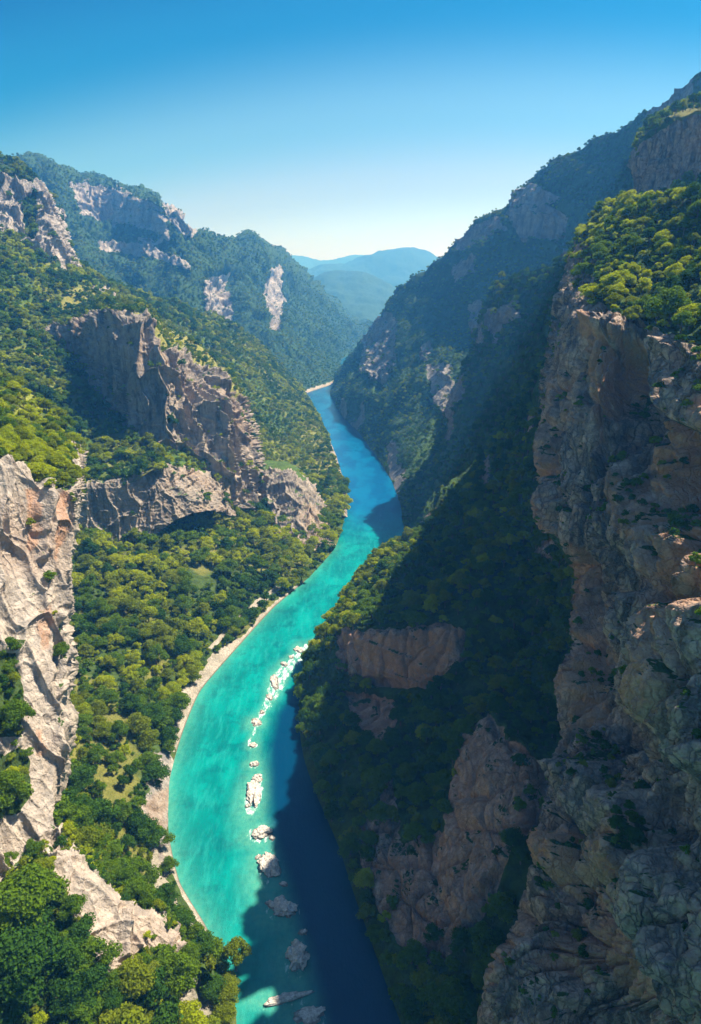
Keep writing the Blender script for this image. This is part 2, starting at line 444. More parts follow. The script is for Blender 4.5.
def water_material():
    t = NT('turquoise river water')
    pos = t.n('ShaderNodeTexCoord').outputs['Object']
    at = t.n('ShaderNodeAttribute', attribute_name='mask')
    sep = t.n('ShaderNodeSeparateColor'); t.l(at.outputs['Color'], sep.inputs[0])
    foam, shallow, shade_tint = sep.outputs[0], sep.outputs[1], sep.outputs[2]
    big = t.noise(pos, 1, 5, .6, (.05, .022, .05))
    c = t.mix(t.ramp(big, .38, .68), (.0, .165, .160), (.0, .285, .255))
    c = t.mix(t.ramp(t.noise(pos, .09, 6, .65), .48, .66, 0, .65), c, (.0, .10, .115))
    c = t.mix(t.ramp(t.noise(pos, .4, 6, .7), .48, .7, 0, .35), c, (.01, .12, .11))
    c = t.mix(t.ramp(t.noise(pos, 1, 7, .7, (.35, .08, .3)), .45, .7, 0, .35), c, (.03, .40, .36))
    c = t.mix(t.math('MULTIPLY', shallow, t.ramp(t.noise(pos, .5, 6, .7), .3, .65, .45, 1)), c, (.10, .36, .26))
    c = t.mix(shade_tint, c, (.0, .030, .085))  # navy puts the right wall's shade into the water colour
    c = t.mix(at.outputs['Alpha'], c, t.mix(t.ramp(big, .4, .6), (.0, .075, .21), (.0, .12, .27)))  # far reach: blue of the reflected sky put into the base colour
    fn = t.noise(pos, 1, 8, .75, (.55, .22, .5))
    fm = t.ramp(t.math('ADD', foam, t.math('MULTIPLY', t.math('SUBTRACT', fn, .5), 1.6)), .5, .8)
    c = t.mix(fm, c, (.75, .85, .84))
    w1 = t.noise(pos, 1, 6, .6, (.30, .16, .3))
    w2 = t.noise(pos, 1, 4, .65, (1.5, .7, 1.0))
    hgt = t.math('ADD', w1, t.math('MULTIPLY', w2, .4))
    b1 = t.n('ShaderNodeBump'); b1.inputs['Strength'].default_value = .5; b1.inputs['Distance'].default_value = .8
    t.l(hgt, b1.inputs['Height'])
    b = t.n('ShaderNodeBsdfPrincipled')
    b.inputs['IOR'].default_value = 1.33
    t.l(t.ramp(fm, 0, 1, .08, .7), b.inputs['Roughness'])
    t.l(c, b.inputs['Base Color']); t.l(b1.outputs[0], b.inputs['Normal'])
    t.l(b.outputs[0], t.out.inputs[0])
    return t.m
M_water = water_material()

# ------------------------------------------------------------------ the setting, far to near
def zz(px, py, z): return ('z', px, py, z)
def W(x, y, z): return ('w', x, y, z)

# far ranges closing the valley
def ridge(key, sil, Y, drop_py, amp=1.0, dY=.72, scale=4):
    prof = []
    for (px, py) in sil:
        top = pt((px, py, Y)); h = top[2]
        prof.append([W(top[0] * 1.06, Y * 1.22, h * .55), W(top[0], Y, h), W(top[0] * .95, Y * (1 + dY) / 2 * 1.02, h * .52), W(top[0] * .9, Y * dY, -5)])
    sheet('mountain', prof, M_far, key, res=.8, scale=scale, rock_amp=.7, veg_amp=1.5 * amp, steep=(.6, .4), flip=True)
ridge('R1', [(120, 262), (200, 262), (285, 256), (300, 256), (318, 260), (335, 259), (352, 255), (380, 258), (430, 266), (520, 266), (700, 250), (900, 240)], 8800, 300, .8, scale=7)
ridge('R2', [(180, 300), (250, 290), (300, 272), (322, 264), (345, 262), (378, 252), (398, 247.5), (412, 248), (428, 252), (442, 258), (470, 262), (540, 280), (700, 290)], 6000, 300, 1.0, scale=5)
ridge('R3', [(200, 300), (270, 297), (305, 284), (325, 274), (345, 270), (362, 271), (380, 280), (398, 288), (430, 300), (520, 310), (640, 320)], 4000, 330, 1.0, scale=4)

# far left mountain with its cliff bands
A = [
 [(-120, 175, 1700), (-110, 200, 1500), (-100, 215, 1400), (-90, 270, 1250), (-80, 330, 1150), (-80, 400, 1000)],
 [(-40, 165, 1800), (-30, 178, 1550), (-20, 215, 1450), (-10, 260, 1300), (0, 320, 1150), (0, 400, 1000)],
 [(22, 164, 1850), (30, 158, 1600), (38, 200, 1500), (52, 255, 1380), (70, 320, 1200), (80, 400, 1000)],
 [(42, 158, 1900), (52, 161, 1620), (64, 196, 1520), (78, 222, 1470), (95, 300, 1260), (110, 390, 1050)],
 [(80, 168, 1900), (88, 177, 1640), (92, 200, 1590), (104, 232, 1540), (120, 300, 1300), (150, 390, 1080)],
 [(112, 178, 1880), (118, 187, 1600), (124, 203, 1570), (134, 232, 1520), (150, 300, 1300), (185, 390, 1100)],
 [(150, 188, 1800), (158, 192, 1500), (162, 212, 1460), (168, 240, 1420), (182, 300, 1280), (215, 395, 1130)],
 [(178, 200, 1850), (184, 203, 1480), (186, 222, 1450), (190, 246, 1410), (204, 305, 1290), (240, 400, 1150)],
 [(198, 228, 1900), (198, 231, 1500), (202, 244, 1450), (210, 268, 1400), (225, 320, 1300), (262, 400, 1160)],
 [(225, 233, 2100), (226, 236, 1700), (226, 262, 1580), (230, 300, 1480), (240, 340, 1380), (280, 402, 1180)],
 [(252, 232, 2200), (252, 234, 1800), (252, 265, 1680), (254, 300, 1560), (262, 345, 1420), (294, 402, 1200)],
 [(282, 254, 2300), (278, 255, 1900), (274, 275, 1760), (276, 305, 1640), (284, 345, 1480), (306, 400, 1215)],
 [(305, 281, 2500), (300, 282, 2000), (294, 300, 1850), (296, 320, 1720), (302, 352, 1560), (316, 390, zz) if False else (314, 394, 1260)],
 [(335, 302, 2700), (328, 302, 2200), (320, 314, 2000), (318, 330, 1850), (320, 355, 1650), (328, 386, 1340)],
 [(375, 326, 2900), (362, 322, 2450), (350, 328, 2200), (342, 342, 2020), (340, 360, 1800), (345, 378, 1440)],
 [(440, 330, 3100), (420, 335, 2700), (400, 340, 2500), (385, 352, 2200), (375, 364, 1900), (372, 372, 1560)],
]
A = [[(e[0], e[1] + 8, e[2]) if k < 2 and e[0] < 240 else ((e[0], e[1] + 4, e[2]) if k < 2 else e) for k, e in enumerate(pr)] for pr in A]
pA = [('rock', 1, [(70, 184), (120, 194), (150, 200), (150, 226), (110, 226), (80, 214)], 5),
      ('rock', 1, [(158, 190), (188, 205), (200, 234), (188, 236), (166, 216)], 3), ('push', 18, [(158, 192), (196, 215), (196, 234), (176, 226), (160, 212)], 8),
      ('rock', 1, [(205, 282), (216, 274), (232, 272), (237, 310), (234, 330), (236, 366), (226, 366), (224, 330), (206, 312)], 4), ('push', 30, [(212, 275), (236, 272), (238, 366), (222, 366), (216, 320)], 6),
      ('rock', .9, [(100, 240), (150, 246), (190, 262), (190, 268), (148, 256), (100, 250)], 3),
      ('rock', 1, [(262, 300), (270, 266), (284, 264), (288, 300), (276, 334), (268, 334), (264, 318)], 4), ('push', 25, [(268, 266), (286, 264), (288, 300), (274, 334), (268, 320)], 6),
      ('rock', 1, [(140, 240), (160, 238), (150, 250)], 3), ('gravel', 1, [(296, 396), (310, 388), (328, 383), (340, 379), (342, 383), (318, 391), (304, 400)], 2)]
sheet('mountain', A, M_far, 'A', res=.95, scale=2.6, vgully=10, veg_amp=1.6, rock_amp=.8, paint=pA, steep=(.42, .26), flip=False, pin=(2, 30))

# left knob of bare rock above the slope
K = [
 [(-260, 110, 900), (-240, 140, 850), (-230, 200, 800), (-220, 260, 700)],
 [(-90, 120, 900), (-80, 135, 850), (-70, 180, 800), (-60, 235, 720)],
 [(-20, 152, 900), (-10, 153, 830), (-4, 190, 790), (0, 240, 730)],
 [(12, 158, 900), (16, 162, 820), (18, 200, 785), (22, 250, 740)],
 [(30, 172, 900), (36, 177, 815), (38, 215, 785), (44, 262, 755)],
 [(44, 186, 920), (50, 200, 830), (54, 230, 800), (62, 270, 770)],
 [(56, 205, 960), (64, 230, 860), (70, 252, 830), (78, 280, 800)],
 [(60, 225, 1050), (72, 255, 950), (80, 275, 900), (90, 300, 860)],
]
K = [[(e[0], e[1] + 7, e[2]) if k < 2 else e for k, e in enumerate(pr)] for pr in K]
pK = [('rock', 1, [(-40, 180), (20, 178), (40, 185), (52, 200), (74, 262), (58, 262), (30, 250), (0, 236), (-40, 230)], 4),
      ('rock', 0, [(0, 150), (34, 170), (30, 182), (10, 178), (-10, 172)], 4), ('rock', 0, [(22, 200), (34, 196), (36, 240), (26, 238)], 3)]
sheet('mountain', K, M_far, 'K', res=1.1, blur_r=20, gully=1.2, scale=1.6, veg_amp=1.0, rock_amp=1.0, paint=pK, flip=False)

# long left slope down to the river
L = [
 [(-320, 200, 700), (-300, 260, 560), (-280, 330, 430), (-260, 420, 320), (-250, 520, 250)],
 [(-120, 215, 700), (-110, 270, 600), (-100, 330, 500), (-90, 400, 400), (-80, 480, 330)],
 [(0, 232, 730), (0, 275, 650), (5, 330, 560), (10, 390, 480), (15, 470, 400)],
 [(40, 248, 790), (40, 285, 690), (42, 335, 590), (50, 400, 500), (55, 488, 420)],
 [(78, 264, 840), (80, 290, 720), (82, 340, 610), (90, 410, 520), (95, 487, 430)],
 [(110, 281, 880), (112, 305, 740), (112, 352, 620), (122, 420, 520), (130, 480, 433)],
 [(150, 297, 930), (152, 325, 780), (150, 375, 650), (155, 440, 520), (165, 466, 445)],
 [(200, 312, 1000), (202, 345, 850), (205, 400, 720), (210, 460, 600), (215, 520, 500)],
 [(236, 327, 1060), (240, 360, 900), (246, 410, 770), (252, 460, 640), (262, 512, 545)],
 [(262, 346, 1110), (268, 380, 940), (276, 425, 800), (284, 468, 680), (296, 520, 560)],
 [(285, 370, 1150), (294, 398, 980), (304, 430, 830), (312, 467, 680), (322, 516, 550)],
 [(300, 386, 1180), (310, 408, 1000), (322, 436, 815), (332, 472, 660), (338, 514, 545)],
 [zz(306, 396, 0), zz(318, 416, 0), zz(333, 448, 0), zz(345, 485, 0), zz(347, 517, 0)],
 [zz(312, 396, -12), zz(324, 416, -10), zz(340, 448, -10), zz(352, 485, -8), zz(354, 517, -8)],
]
pL = [('rock', 1, [(90, 284), (112, 288), (116, 300), (104, 300), (92, 292)], 2), ('push', 6, [(92, 284), (112, 286), (114, 300), (98, 299)], 2),
      ('grass', 1, [(62, 296), (85, 288), (108, 302), (112, 312), (80, 312), (60, 306)], 4),
      ('grass', .8, [(300, 420), (325, 430), (338, 470), (330, 500), (310, 470)], 10), ('grass', .8, [(260, 500), (272, 515), (295, 545), (285, 548), (262, 522)], 4),
      ('grass', .5, [(230, 420), (300, 440), (300, 480), (250, 450)], 12),
      ('rock', 1, [(330, 425), (338, 440), (350, 470), (352, 520), (344, 520), (343, 480), (330, 448)], 3)]
sheet('hillside', L, M_mid, 'L', res=1.0, grassy=.6, scale=1.5, vgully=3, veg_amp=1.0, paint=pL, steep=(.40, .25), pin=(0, 45))

# castle like crag in the middle of the left side
O = [
 [(-30, 325, 660), (-20, 330, 640), (-15, 338, 635), (-10, 350, 630), (0, 362, 620), (5, 372, 610)],
 [(25, 322, 640), (38, 334, 600), (42, 340, 596), (46, 348, 592), (50, 360, 586), (56, 376, 575)],
 [(66, 312, 650), (76, 326, 590), (79, 340, 584), (82, 360, 578), (86, 380, 568), (92, 402, 555)],
 [(98, 304, 640), (104, 316, 560), (107, 335, 548), (110, 362, 540), (116, 392, 532), (124, 428, 520)],
 [(118, 304, 620), (118, 316, 525), (124, 336, 515), (132, 372, 507), (140, 415, 500), (150, 465, 486)],
 [(142, 306, 640), (146, 318, 532), (152, 344, 516), (158, 385, 504), (166, 440, 492), (173, 509, 472)],
 [(165, 328, 650), (171, 353, 545), (177, 368, 528), (184, 402, 514), (192, 450, 502), (198, 507, 484)],
 [(190, 340, 670), (198, 368, 564), (204, 384, 546), (211, 412, 530), (216, 455, 518), (220, 504, 500)],
 [(212, 356, 690), (222, 386, 582), (229, 402, 566), (235, 428, 548), (239, 464, 536), (242, 507, 518)],
 [(228, 370, 720), (239, 396, 604), (246, 416, 588), (250, 440, 570), (254, 470, 555), (257, 512, 536)],
 [(234, 380, 760), (246, 404, 680), (252, 424, 650), (255, 445, 630), (259, 474, 610), (263, 518, 580)],
 [(230, 376, 820), (240, 400, 760), (246, 425, 720), (248, 450, 690), (252, 480, 660), (258, 520, 620)],
]
pO = [('rock', 1, [(-40, 300), (300, 300), (300, 600), (-40, 600)], 1), ('rock', 1, [(20, 332), (60, 326), (105, 316), (118, 320), (160, 345), (225, 378), (250, 410), (262, 518), (150, 518), (140, 440), (100, 400), (50, 372), (20, 352)], 4),
      ('grass', 1, [(110, 305), (165, 322), (212, 348), (256, 400), (240, 400), (222, 388), (198, 368), (172, 354), (150, 340)], 4),
      ('rock', 1, [(108, 318), (146, 320), (150, 342), (124, 344), (108, 338)], 2), ('push', 5, [(112, 318), (148, 320), (150, 342), (124, 344)], 2),
      ('push', 7, [(175, 360), (196, 366), (206, 505), (180, 505)], 6), ('push', 8, [(222, 385), (250, 410), (258, 512), (232, 512), (226, 440)], 6), ('push', -8, [(206, 372), (222, 385), (226, 500), (210, 500)], 5),
      ('rock', .08, [(-60, 280), (110, 290), (165, 298), (262, 372), (256, 404), (240, 397), (222, 385), (198, 366), (172, 350), (158, 352), (152, 330), (146, 316), (108, 314), (72, 322), (36, 331), (-60, 338)], 2.5),
      ('ochre', .8, [(165, 440), (215, 470), (215, 500), (170, 500)], 12)]
sheet('rock_crag', O, M_mid, 'O', res=1.4, scale=1.15, paint=pO, blur_r=26, rock_amp=.72, steep=(.7, .5), gully=1.5, crack=1.5, strata=1.1, axis=(0, 0, 1, 1.5), soft=.16)
P2 = [
 [(240, 466, 660), (252, 474, 600), (256, 500, 560), (262, 524, 530)],
 [(266, 462, 660), (268, 472, 575), (273, 500, 540), (281, 538, 486)],
 [(285, 462, 660), (286, 471, 565), (291, 505, 525), (299, 548, 476)],
 [(300, 470, 660), (304, 484, 560), (308, 515, 515), (313, 551, 472)],
 [(312, 484, 660), (318, 500, 560), (321, 525, 516), (325, 549, 476)],
 [(322, 498, 680), (328, 516, 575), (331, 533, 530), (332, 548, 484)],
 [(326, 502, 700), (334, 522, 660), (335, 538, 600), (334, 550, 560)],
]
pP2 = [('rock', 1, [(252, 476), (268, 471), (288, 470), (306, 486), (320, 502), (332, 520), (336, 552), (296, 552), (278, 538), (262, 515)], 3),
       ('grass', .9, [(258, 500), (268, 506), (296, 540), (284, 542)], 4), ('ochre', .4, [(300, 500), (332, 520), (332, 550), (305, 550)], 6)]
sheet('cliff', P2, M_mid, 'P2', res=1.4, scale=.8, paint=pP2, rock_amp=.9, steep=(.7, .5), gully=1.0, crack=1.3, strata=.4)

# lower cliff tier under the green shelf
Q = [
 [(-30, 490, 445), (-25, 500, 425), (-20, 530, 418), (-15, 580, 400)],
 [(40, 478, 445), (45, 492, 428), (48, 525, 420), (50, 568, 405)],
 [(70, 474, 448), (74, 489, 428), (76, 520, 420), (76, 560, 408)],
 [(98, 472, 452), (102, 486, 430), (104, 518, 424), (106, 560, 412)],
 [(128, 466, 460), (132, 480, 437), (136, 510, 430), (140, 546, 420)],
 [(155, 452, 475), (162, 466, 450), (168, 490, 444), (176, 520, 436)],
 [(185, 445, 520), (190, 470, 475), (196, 490, 465), (205, 512, 455)],
 [(215, 460, 560), (222, 485, 500), (228, 500, 490), (236, 516, 480)],
]
pQ = [('rock', 1, [(20, 490), (74, 488), (132, 478), (165, 462), (240, 480), (240, 520), (176, 516), (140, 545), (100, 562), (20, 575)], 4)]
sheet('cliff', Q, M_mid, 'Q', res=1.5, scale=.9, paint=pQ, gully=.5, steep=(.7, .5))

# wooded river terrace
T = [
 [zz(-60, 480, 60), zz(60, 500, 50), zz(150, 490, 46), zz(230, 480, 22), zz(290, 480, 14), zz(330, 480, 8), zz(347, 484, .5), zz(353, 484, -6)],
 [zz(-60, 520, 45), zz(60, 520, 42), zz(150, 505, 40), zz(230, 505, 18), zz(290, 510, 9), zz(330, 512, 4), zz(345, 512, .6), zz(351, 512, -6)],
 [zz(-60, 560, 36), zz(40, 560, 33), zz(130, 553, 30), zz(210, 545, 22), zz(270, 545, 9), zz(318, 546, 3.5), zz(335, 546, .5), zz(342, 547, -6)],
 [zz(-80, 590, 34), zz(30, 590, 31), zz(110, 585, 28), zz(180, 580, 22), zz(245, 576, 11), zz(286, 577, 3.5), zz(308, 577, .5), zz(316, 578, -6)],
 [zz(-80, 620, 33), zz(20, 620, 30), zz(90, 616, 26), zz(150, 611, 20), zz(205, 608, 12), zz(243, 608, 4), zz(272, 608, .5), zz(280, 609, -6)],
 [zz(-80, 660, 32), zz(0, 655, 29), zz(70, 652, 25), zz(125, 650, 20), zz(170, 648, 12), zz(206, 650, 4.5), zz(234, 650, .5), zz(241, 651, -6)],
 [zz(-80, 695, 32), zz(0, 690, 29), zz(60, 690, 25), zz(110, 690, 20), zz(148, 688, 12), zz(174, 690, 4.5), zz(200, 690, .5), zz(206, 691, -6)],
 [zz(-80, 735, 32), zz(-10, 730, 30), zz(50, 730, 25), zz(100, 728, 19), zz(138, 730, 13), zz(164, 732, 5), zz(182, 732, .5), zz(188, 733, -6)],
 [zz(-80, 785, 31), zz(-20, 780, 29), zz(40, 780, 25), zz(90, 778, 19), zz(132, 778, 14), zz(152, 780, 8), zz(169, 780, .5), zz(175, 781, -6)],
 [zz(-80, 840, 30), zz(-20, 832, 28), zz(40, 830, 24), zz(90, 830, 18), zz(130, 832, 13), zz(150, 832, 6), zz(168, 832, .5), zz(174, 833, -6)],
 [zz(-80, 890, 28), zz(-10, 885, 26), zz(50, 880, 21), zz(100, 880, 15), zz(138, 882, 9), zz(164, 882, 3.5), zz(179, 882, .5), zz(185, 883, -6)],
 [zz(-80, 940, 26), zz(0, 935, 23), zz(60, 930, 18), zz(115, 930, 13), zz(160, 930, 7), zz(186, 930, 3), zz(206, 928, .5), zz(212, 929, -6)],
 [zz(-80, 1000, 24), zz(0, 1000, 20), zz(70, 995, 15), zz(130, 990, 10), zz(180, 990, 6), zz(212, 990, 3), zz(232, 990, .5), zz(238, 991, -6)],
 [zz(-80, 1080, 22), zz(0, 1080, 18), zz(70, 1080, 13), zz(130, 1080, 9), zz(180, 1080, 6), zz(215, 1080, 3), zz(238, 1080, .5), zz(244, 1081, -6)],
 [zz(-80, 1300, 20), zz(0, 1300, 16), zz(70, 1300, 13), zz(130, 1300, 9), zz(180, 1300, 6), zz(225, 1300, 3), zz(250, 1300, .5), zz(260, 1300, -6)],
]
pT = [('gravel', 1, [(345, 546), (336, 548), (320, 574), (292, 588), (268, 608), (244, 634), (214, 652), (196, 680), (178, 692), (178, 715), (172, 742), (166, 752), (185, 748), (200, 706), (205, 690), (242, 650), (275, 612), (316, 584), (345, 555)], 3),
      ('gravel', .9, [(282, 588), (262, 604), (238, 628), (214, 650), (208, 648), (232, 622), (256, 600), (276, 586)], 1.2),
      ('gravel', 1, [(150, 852), (158, 850), (166, 880), (184, 915), (206, 935), (222, 948), (206, 958), (186, 938), (166, 910), (152, 880)], 2.5),
      ('gravel', 1, [(160, 846), (176, 845), (186, 878), (214, 923), (236, 950), (222, 950), (206, 935), (180, 892)], 1.5),
      ('rock', .9, [(150, 755), (168, 748), (172, 760), (168, 830), (176, 868), (166, 880), (152, 860), (146, 820), (138, 812), (146, 785)], 4), ('ochre', .5, [(140, 800), (168, 790), (168, 830), (144, 830)], 8),
      ('grass', .9, [(150, 505), (260, 505), (290, 545), (240, 545)], 4),
      ('grass', .8, [(60, 700), (130, 690), (140, 800), (150, 900), (190, 940), (130, 930), (100, 860), (50, 780)], 18),
      ('gravel', .55, [(190, 972), (230, 985), (215, 1024), (180, 1024)], 8), ('ochre', .7, [(185, 570), (215, 570), (218, 582), (190, 584)], 5),
      ('bare', 1, [(185, 566), (220, 566), (220, 586), (188, 588)], 3)]
sheet('river_terrace', T, M_near, 'T', grassy=.9, res=.9, scale=1.0, veg_amp=.55, rock_amp=.45, paint=pT, steep=(.3, .2), pin=(.3, 5))

# near left cliff in full sun, with the green mound on its top
E = [
 [(-420, 300, 330), (-400, 420, 230), (-380, 440, 175), (-360, 560, 150), (-340, 700, 120), (-320, 900, 90), (-320, 1200, 60)],
 [(-120, 345, 320), (-110, 400, 260), (-100, 448, 190), (-95, 560, 170), (-90, 700, 145), (-90, 860, 118), (-90, 1050, 90)],
 [(-30, 368, 330), (-20, 410, 275), (-12, 456, 205), (-14, 560, 188), (-12, 700, 160), (-18, 860, 132), (-30, 990, 115)],
 [(5, 378, 330), (8, 420, 280), (10, 466, 212), (8, 560, 196), (10, 690, 168), (0, 850, 140), (-5, 950, 122)],
 [(38, 398, 325), (36, 440, 280), (32, 478, 218), (34, 560, 202), (36, 680, 176), (24, 840, 146), (18, 935, 128)],
 [(62, 424, 315), (58, 455, 275), (56, 492, 222), (56, 566, 208), (60, 670, 184), (42, 830, 151), (38, 930, 132)],
 [(76, 446, 310), (72, 470, 275), (74, 490, 232), (66, 572, 216), (76, 665, 190), (52, 826, 156), (48, 920, 135)],
 [(82, 452, 340), (80, 476, 310), (78, 500, 280), (66, 575, 260), (76, 664, 232), (54, 820, 190), (52, 900, 165)],
 [(70, 460, 420), (70, 480, 400), (66, 510, 370), (50, 580, 340), (50, 660, 300), (30, 820, 240), (30, 880, 210)],
]
pE = [('rock', 1, [(-30, 466), (22, 462), (30, 480), (50, 490), (74, 484), (90, 700), (60, 830), (50, 860), (0, 860), (-60, 860), (-60, 470)], 4),
      ('grass', 1, [(-60, 360), (8, 376), (48, 396), (40, 420), (20, 450), (-60, 450)], 8),
      ('ochre', 1, [(24, 490), (34, 488), (36, 540), (28, 550)], 4), ('ochre', 1, [(50, 500), (66, 490), (64, 545), (54, 560)], 5), ('ochre', .8, [(36, 610), (52, 606), (50, 650), (40, 650)], 6),
      ('ochre', .9, [(38, 730), (44, 730), (44, 755), (38, 755)], 3), ('push', 5, [(56, 600), (80, 620), (82, 710), (60, 720)], 10), ('push', -4, [(36, 480), (48, 488), (44, 560), (34, 560)], 5),
      ('rock', .1, [(-10, 655), (16, 650), (24, 700), (14, 735), (-10, 740)], 5), ('rock', .1, [(-10, 755), (26, 750), (30, 800), (14, 815), (-10, 820)], 5)]
sheet('cliff', E, M_warm, 'E', res=1.3, scale=.85, paint=pE, rock_amp=.52, strata=.2, gully=1.3, axis=(0, .3, .95, 1.5), blur_r=30, steep=(.6, .45), veg_amp=1.0)

# rocky spur running down from it to the path
E2 = [
 [(10, 800, 190), (10, 830, 170), (0, 850, 148), (-20, 900, 135), (-50, 980, 118), (-80, 1080, 100)],
 [(52, 806, 180), (52, 818, 166), (45, 838, 150), (30, 880, 138), (8, 960, 120), (-20, 1070, 102)],
 [(80, 822, 176), (68, 828, 160), (64, 840, 149), (52, 885, 136), (40, 970, 121), (20, 1070, 104)],
 [(104, 850, 168), (88, 858, 154), (84, 872, 144), (72, 915, 132), (62, 975, 122), (50, 1070, 105)],
 [(128, 882, 162), (104, 880, 150), (102, 893, 142), (92, 935, 131), (88, 985, 122), (84, 1075, 106)],
 [(146, 896, 158), (124, 898, 147), (122, 912, 140), (114, 950, 130), (114, 992, 122), (112, 1075, 107)],
 [(170, 908, 155), (144, 906, 147), (142, 918, 141), (134, 950, 133), (136, 985, 126), (140, 1075, 109)],
 [(190, 926, 150), (166, 918, 147), (162, 930, 142), (154, 958, 135), (158, 990, 128), (168, 1075, 111)],
 [(208, 950, 144), (190, 940, 144), (184, 948, 140), (178, 968, 136), (182, 995, 130), (192, 1075, 113)],
 [(216, 975, 138), (204, 966, 138), (196, 968, 136), (192, 980, 133), (198, 1000, 129), (206, 1075, 114)],
]
pE2 = [('rock', 1, [(40, 818), (66, 822), (84, 862), (112, 884), (130, 905), (162, 912), (190, 944), (186, 958), (165, 950), (140, 948), (128, 965), (116, 980), (98, 978), (80, 930), (58, 880), (44, 850)], 4),
       ('push', 4, [(44, 820), (68, 824), (74, 846), (50, 850)], 4), ('push', -3, [(120, 912), (130, 912), (128, 960), (118, 960)], 3), ('bare', .7, [(40, 818), (84, 862), (130, 905), (116, 980), (60, 880)], 4),
       ('gravel', .7, [(180, 990), (196, 982), (204, 1004), (196, 1024), (176, 1020)], 6)]
sheet('rock_spur', E2, M_warm, 'E2', res=1.3, scale=.8, paint=pE2, rock_amp=.55, strata=.5, steep=(.35, .2), veg_amp=.8)

# far right ridge falling to the bend of the river
B = [
 [(1100, -150, 560), (1050, 0, 520), (1000, 100, 480), (950, 250, 440), (900, 350, 400), (850, 450, 380)],
 [(800, 20, 650), (780, 120, 620), (760, 200, 590), (730, 300, 550), (700, 400, 500), (660, 500, 450)],
 [(701, 76, 720), (690, 140, 700), (675, 220, 660), (650, 310, 610), (620, 410, 550), (570, 500, 490)],
 [(665, 104, 770), (652, 160, 740), (636, 235, 700), (610, 320, 640), (575, 420, 570), (510, 520, 500)],
 [(640, 119, 810), (628, 170, 780), (610, 245, 730), (580, 330, 670), (540, 420, 600), (460, 520, 530)],
 [(612, 133, 850), (600, 178, 820), (582, 250, 770), (552, 330, 710), (510, 420, 630), (430, 522, 545)],
 [(590, 141, 880), (576, 185, 850), (558, 255, 800), (528, 335, 740), (486, 425, 650), zz(408, 532, 0)],
 [(555, 160, 930), (543, 200, 900), (528, 262, 850), (498, 340, 780), (462, 430, 680), zz(403, 522, 0)],
 [(522, 184, 980), (512, 215, 950), (500, 270, 890), (472, 350, 810), (438, 435, 710), zz(402, 508, 0)],
 [(506, 206, 1000), (498, 232, 970), (484, 282, 910), (460, 350, 830), (430, 425, 730), zz(397, 494, 0)],
 [(480, 222, 1040), (474, 246, 1010), (464, 292, 950), (442, 350, 870), (418, 418, 770), zz(391, 480, 0)],
 [(458, 240, 1080), (452, 262, 1050), (444, 302, 990), (424, 355, 910), (402, 412, 810), zz(380, 462, 0)],
 [(438, 258, 1120), (433, 278, 1090), (424, 312, 1030), (408, 355, 950), (390, 405, 860), zz(370, 448, 0)],
 [(412, 280, 1170), (408, 296, 1140), (400, 322, 1085), (386, 358, 1010), (372, 395, 920), zz(358, 432, 0)],
 [(386, 307, 1220), (382, 319, 1190), (376, 340, 1140), (366, 365, 1075), (354, 392, 1000), zz(344, 418, 0)],
 [(368, 330, 1270), (365, 338, 1245), (361, 352, 1200), (352, 372, 1140), (344, 391, 1080), zz(337, 408, 0)],
 [(350, 356, 1320), (348, 361, 1300), (345, 369, 1270), (341, 379, 1230), (337, 388, 1190), zz(333, 399, 0)],
 [(337, 378, 1360), (335, 381, 1345), (334, 384, 1330), (333, 388, 1300), (332, 391, 1270), zz(330, 394, 0)],
 [(345, 372, 1600), (343, 376, 1560), (341, 379, 1520), (339, 382, 1480), (337, 385, 1440), zz(334, 388, 0)],
]
pB = [('rock', 1, [(508, 196), (530, 184), (560, 196), (545, 206), (512, 212)], 4), ('rock', 1, [(510, 214), (545, 205), (565, 215), (560, 235), (520, 240)], 5), ('rock', .8, [(565, 240), (560, 260), (580, 262)], 5),
      ('rock', 1, [(455, 238), (500, 216), (510, 232), (470, 250), (455, 252)], 4), ('rock', 1, [(360, 335), (385, 312), (400, 320), (398, 360), (378, 380), (362, 370)], 5),
      ('rock', 1, [(468, 305), (480, 300), (488, 330), (476, 338), (468, 330)], 4), ('rock', .9, [(430, 370), (450, 365), (462, 400), (450, 418), (434, 405)], 6),
      ('rock', .8, [(385, 445), (398, 440), (404, 480), (396, 500), (390, 480)], 5), ('rock', .9, [(452, 265), (480, 255), (480, 275), (455, 282)], 4),
      ('rock', .9, [(420, 345), (432, 342), (430, 365), (420, 362)], 4)]
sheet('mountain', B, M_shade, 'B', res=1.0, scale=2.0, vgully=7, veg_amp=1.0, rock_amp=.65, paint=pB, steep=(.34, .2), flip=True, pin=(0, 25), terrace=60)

# wooded spur between the far ridge and the near wall
B2 = [
 [(700, 210, 380), (700, 270, 370), (700, 350, 350), (700, 480, 330)],
 [(625, 225, 430), (625, 270, 420), (615, 350, 400), (600, 480, 370)],
 [(575, 244, 500), (572, 280, 485), (562, 350, 450), (545, 450, 410)],
 [(548, 262, 540), (544, 295, 520), (532, 360, 485), (515, 450, 440)],
 [(522, 274, 580), (518, 305, 560), (505, 370, 520), (490, 455, 460)],
 [(500, 284, 620), (496, 318, 590), (482, 385, 545), (468, 465, 480)],
 [(486, 312, 640), (480, 345, 610), (466, 405, 560), (450, 480, 505)],
 [(468, 360, 650), (460, 390, 625), (448, 435, 585), (432, 495, 530)],
 [(445, 415, 655), (438, 436, 630), (428, 465, 595), (418, 510, 545)],
 [(424, 462, 640), (418, 476, 615), (412, 494, 590), zz(404, 530, 0)],
 [(420, 466, 700), (414, 480, 680), (408, 495, 640), zz(400, 526, -4)],
]
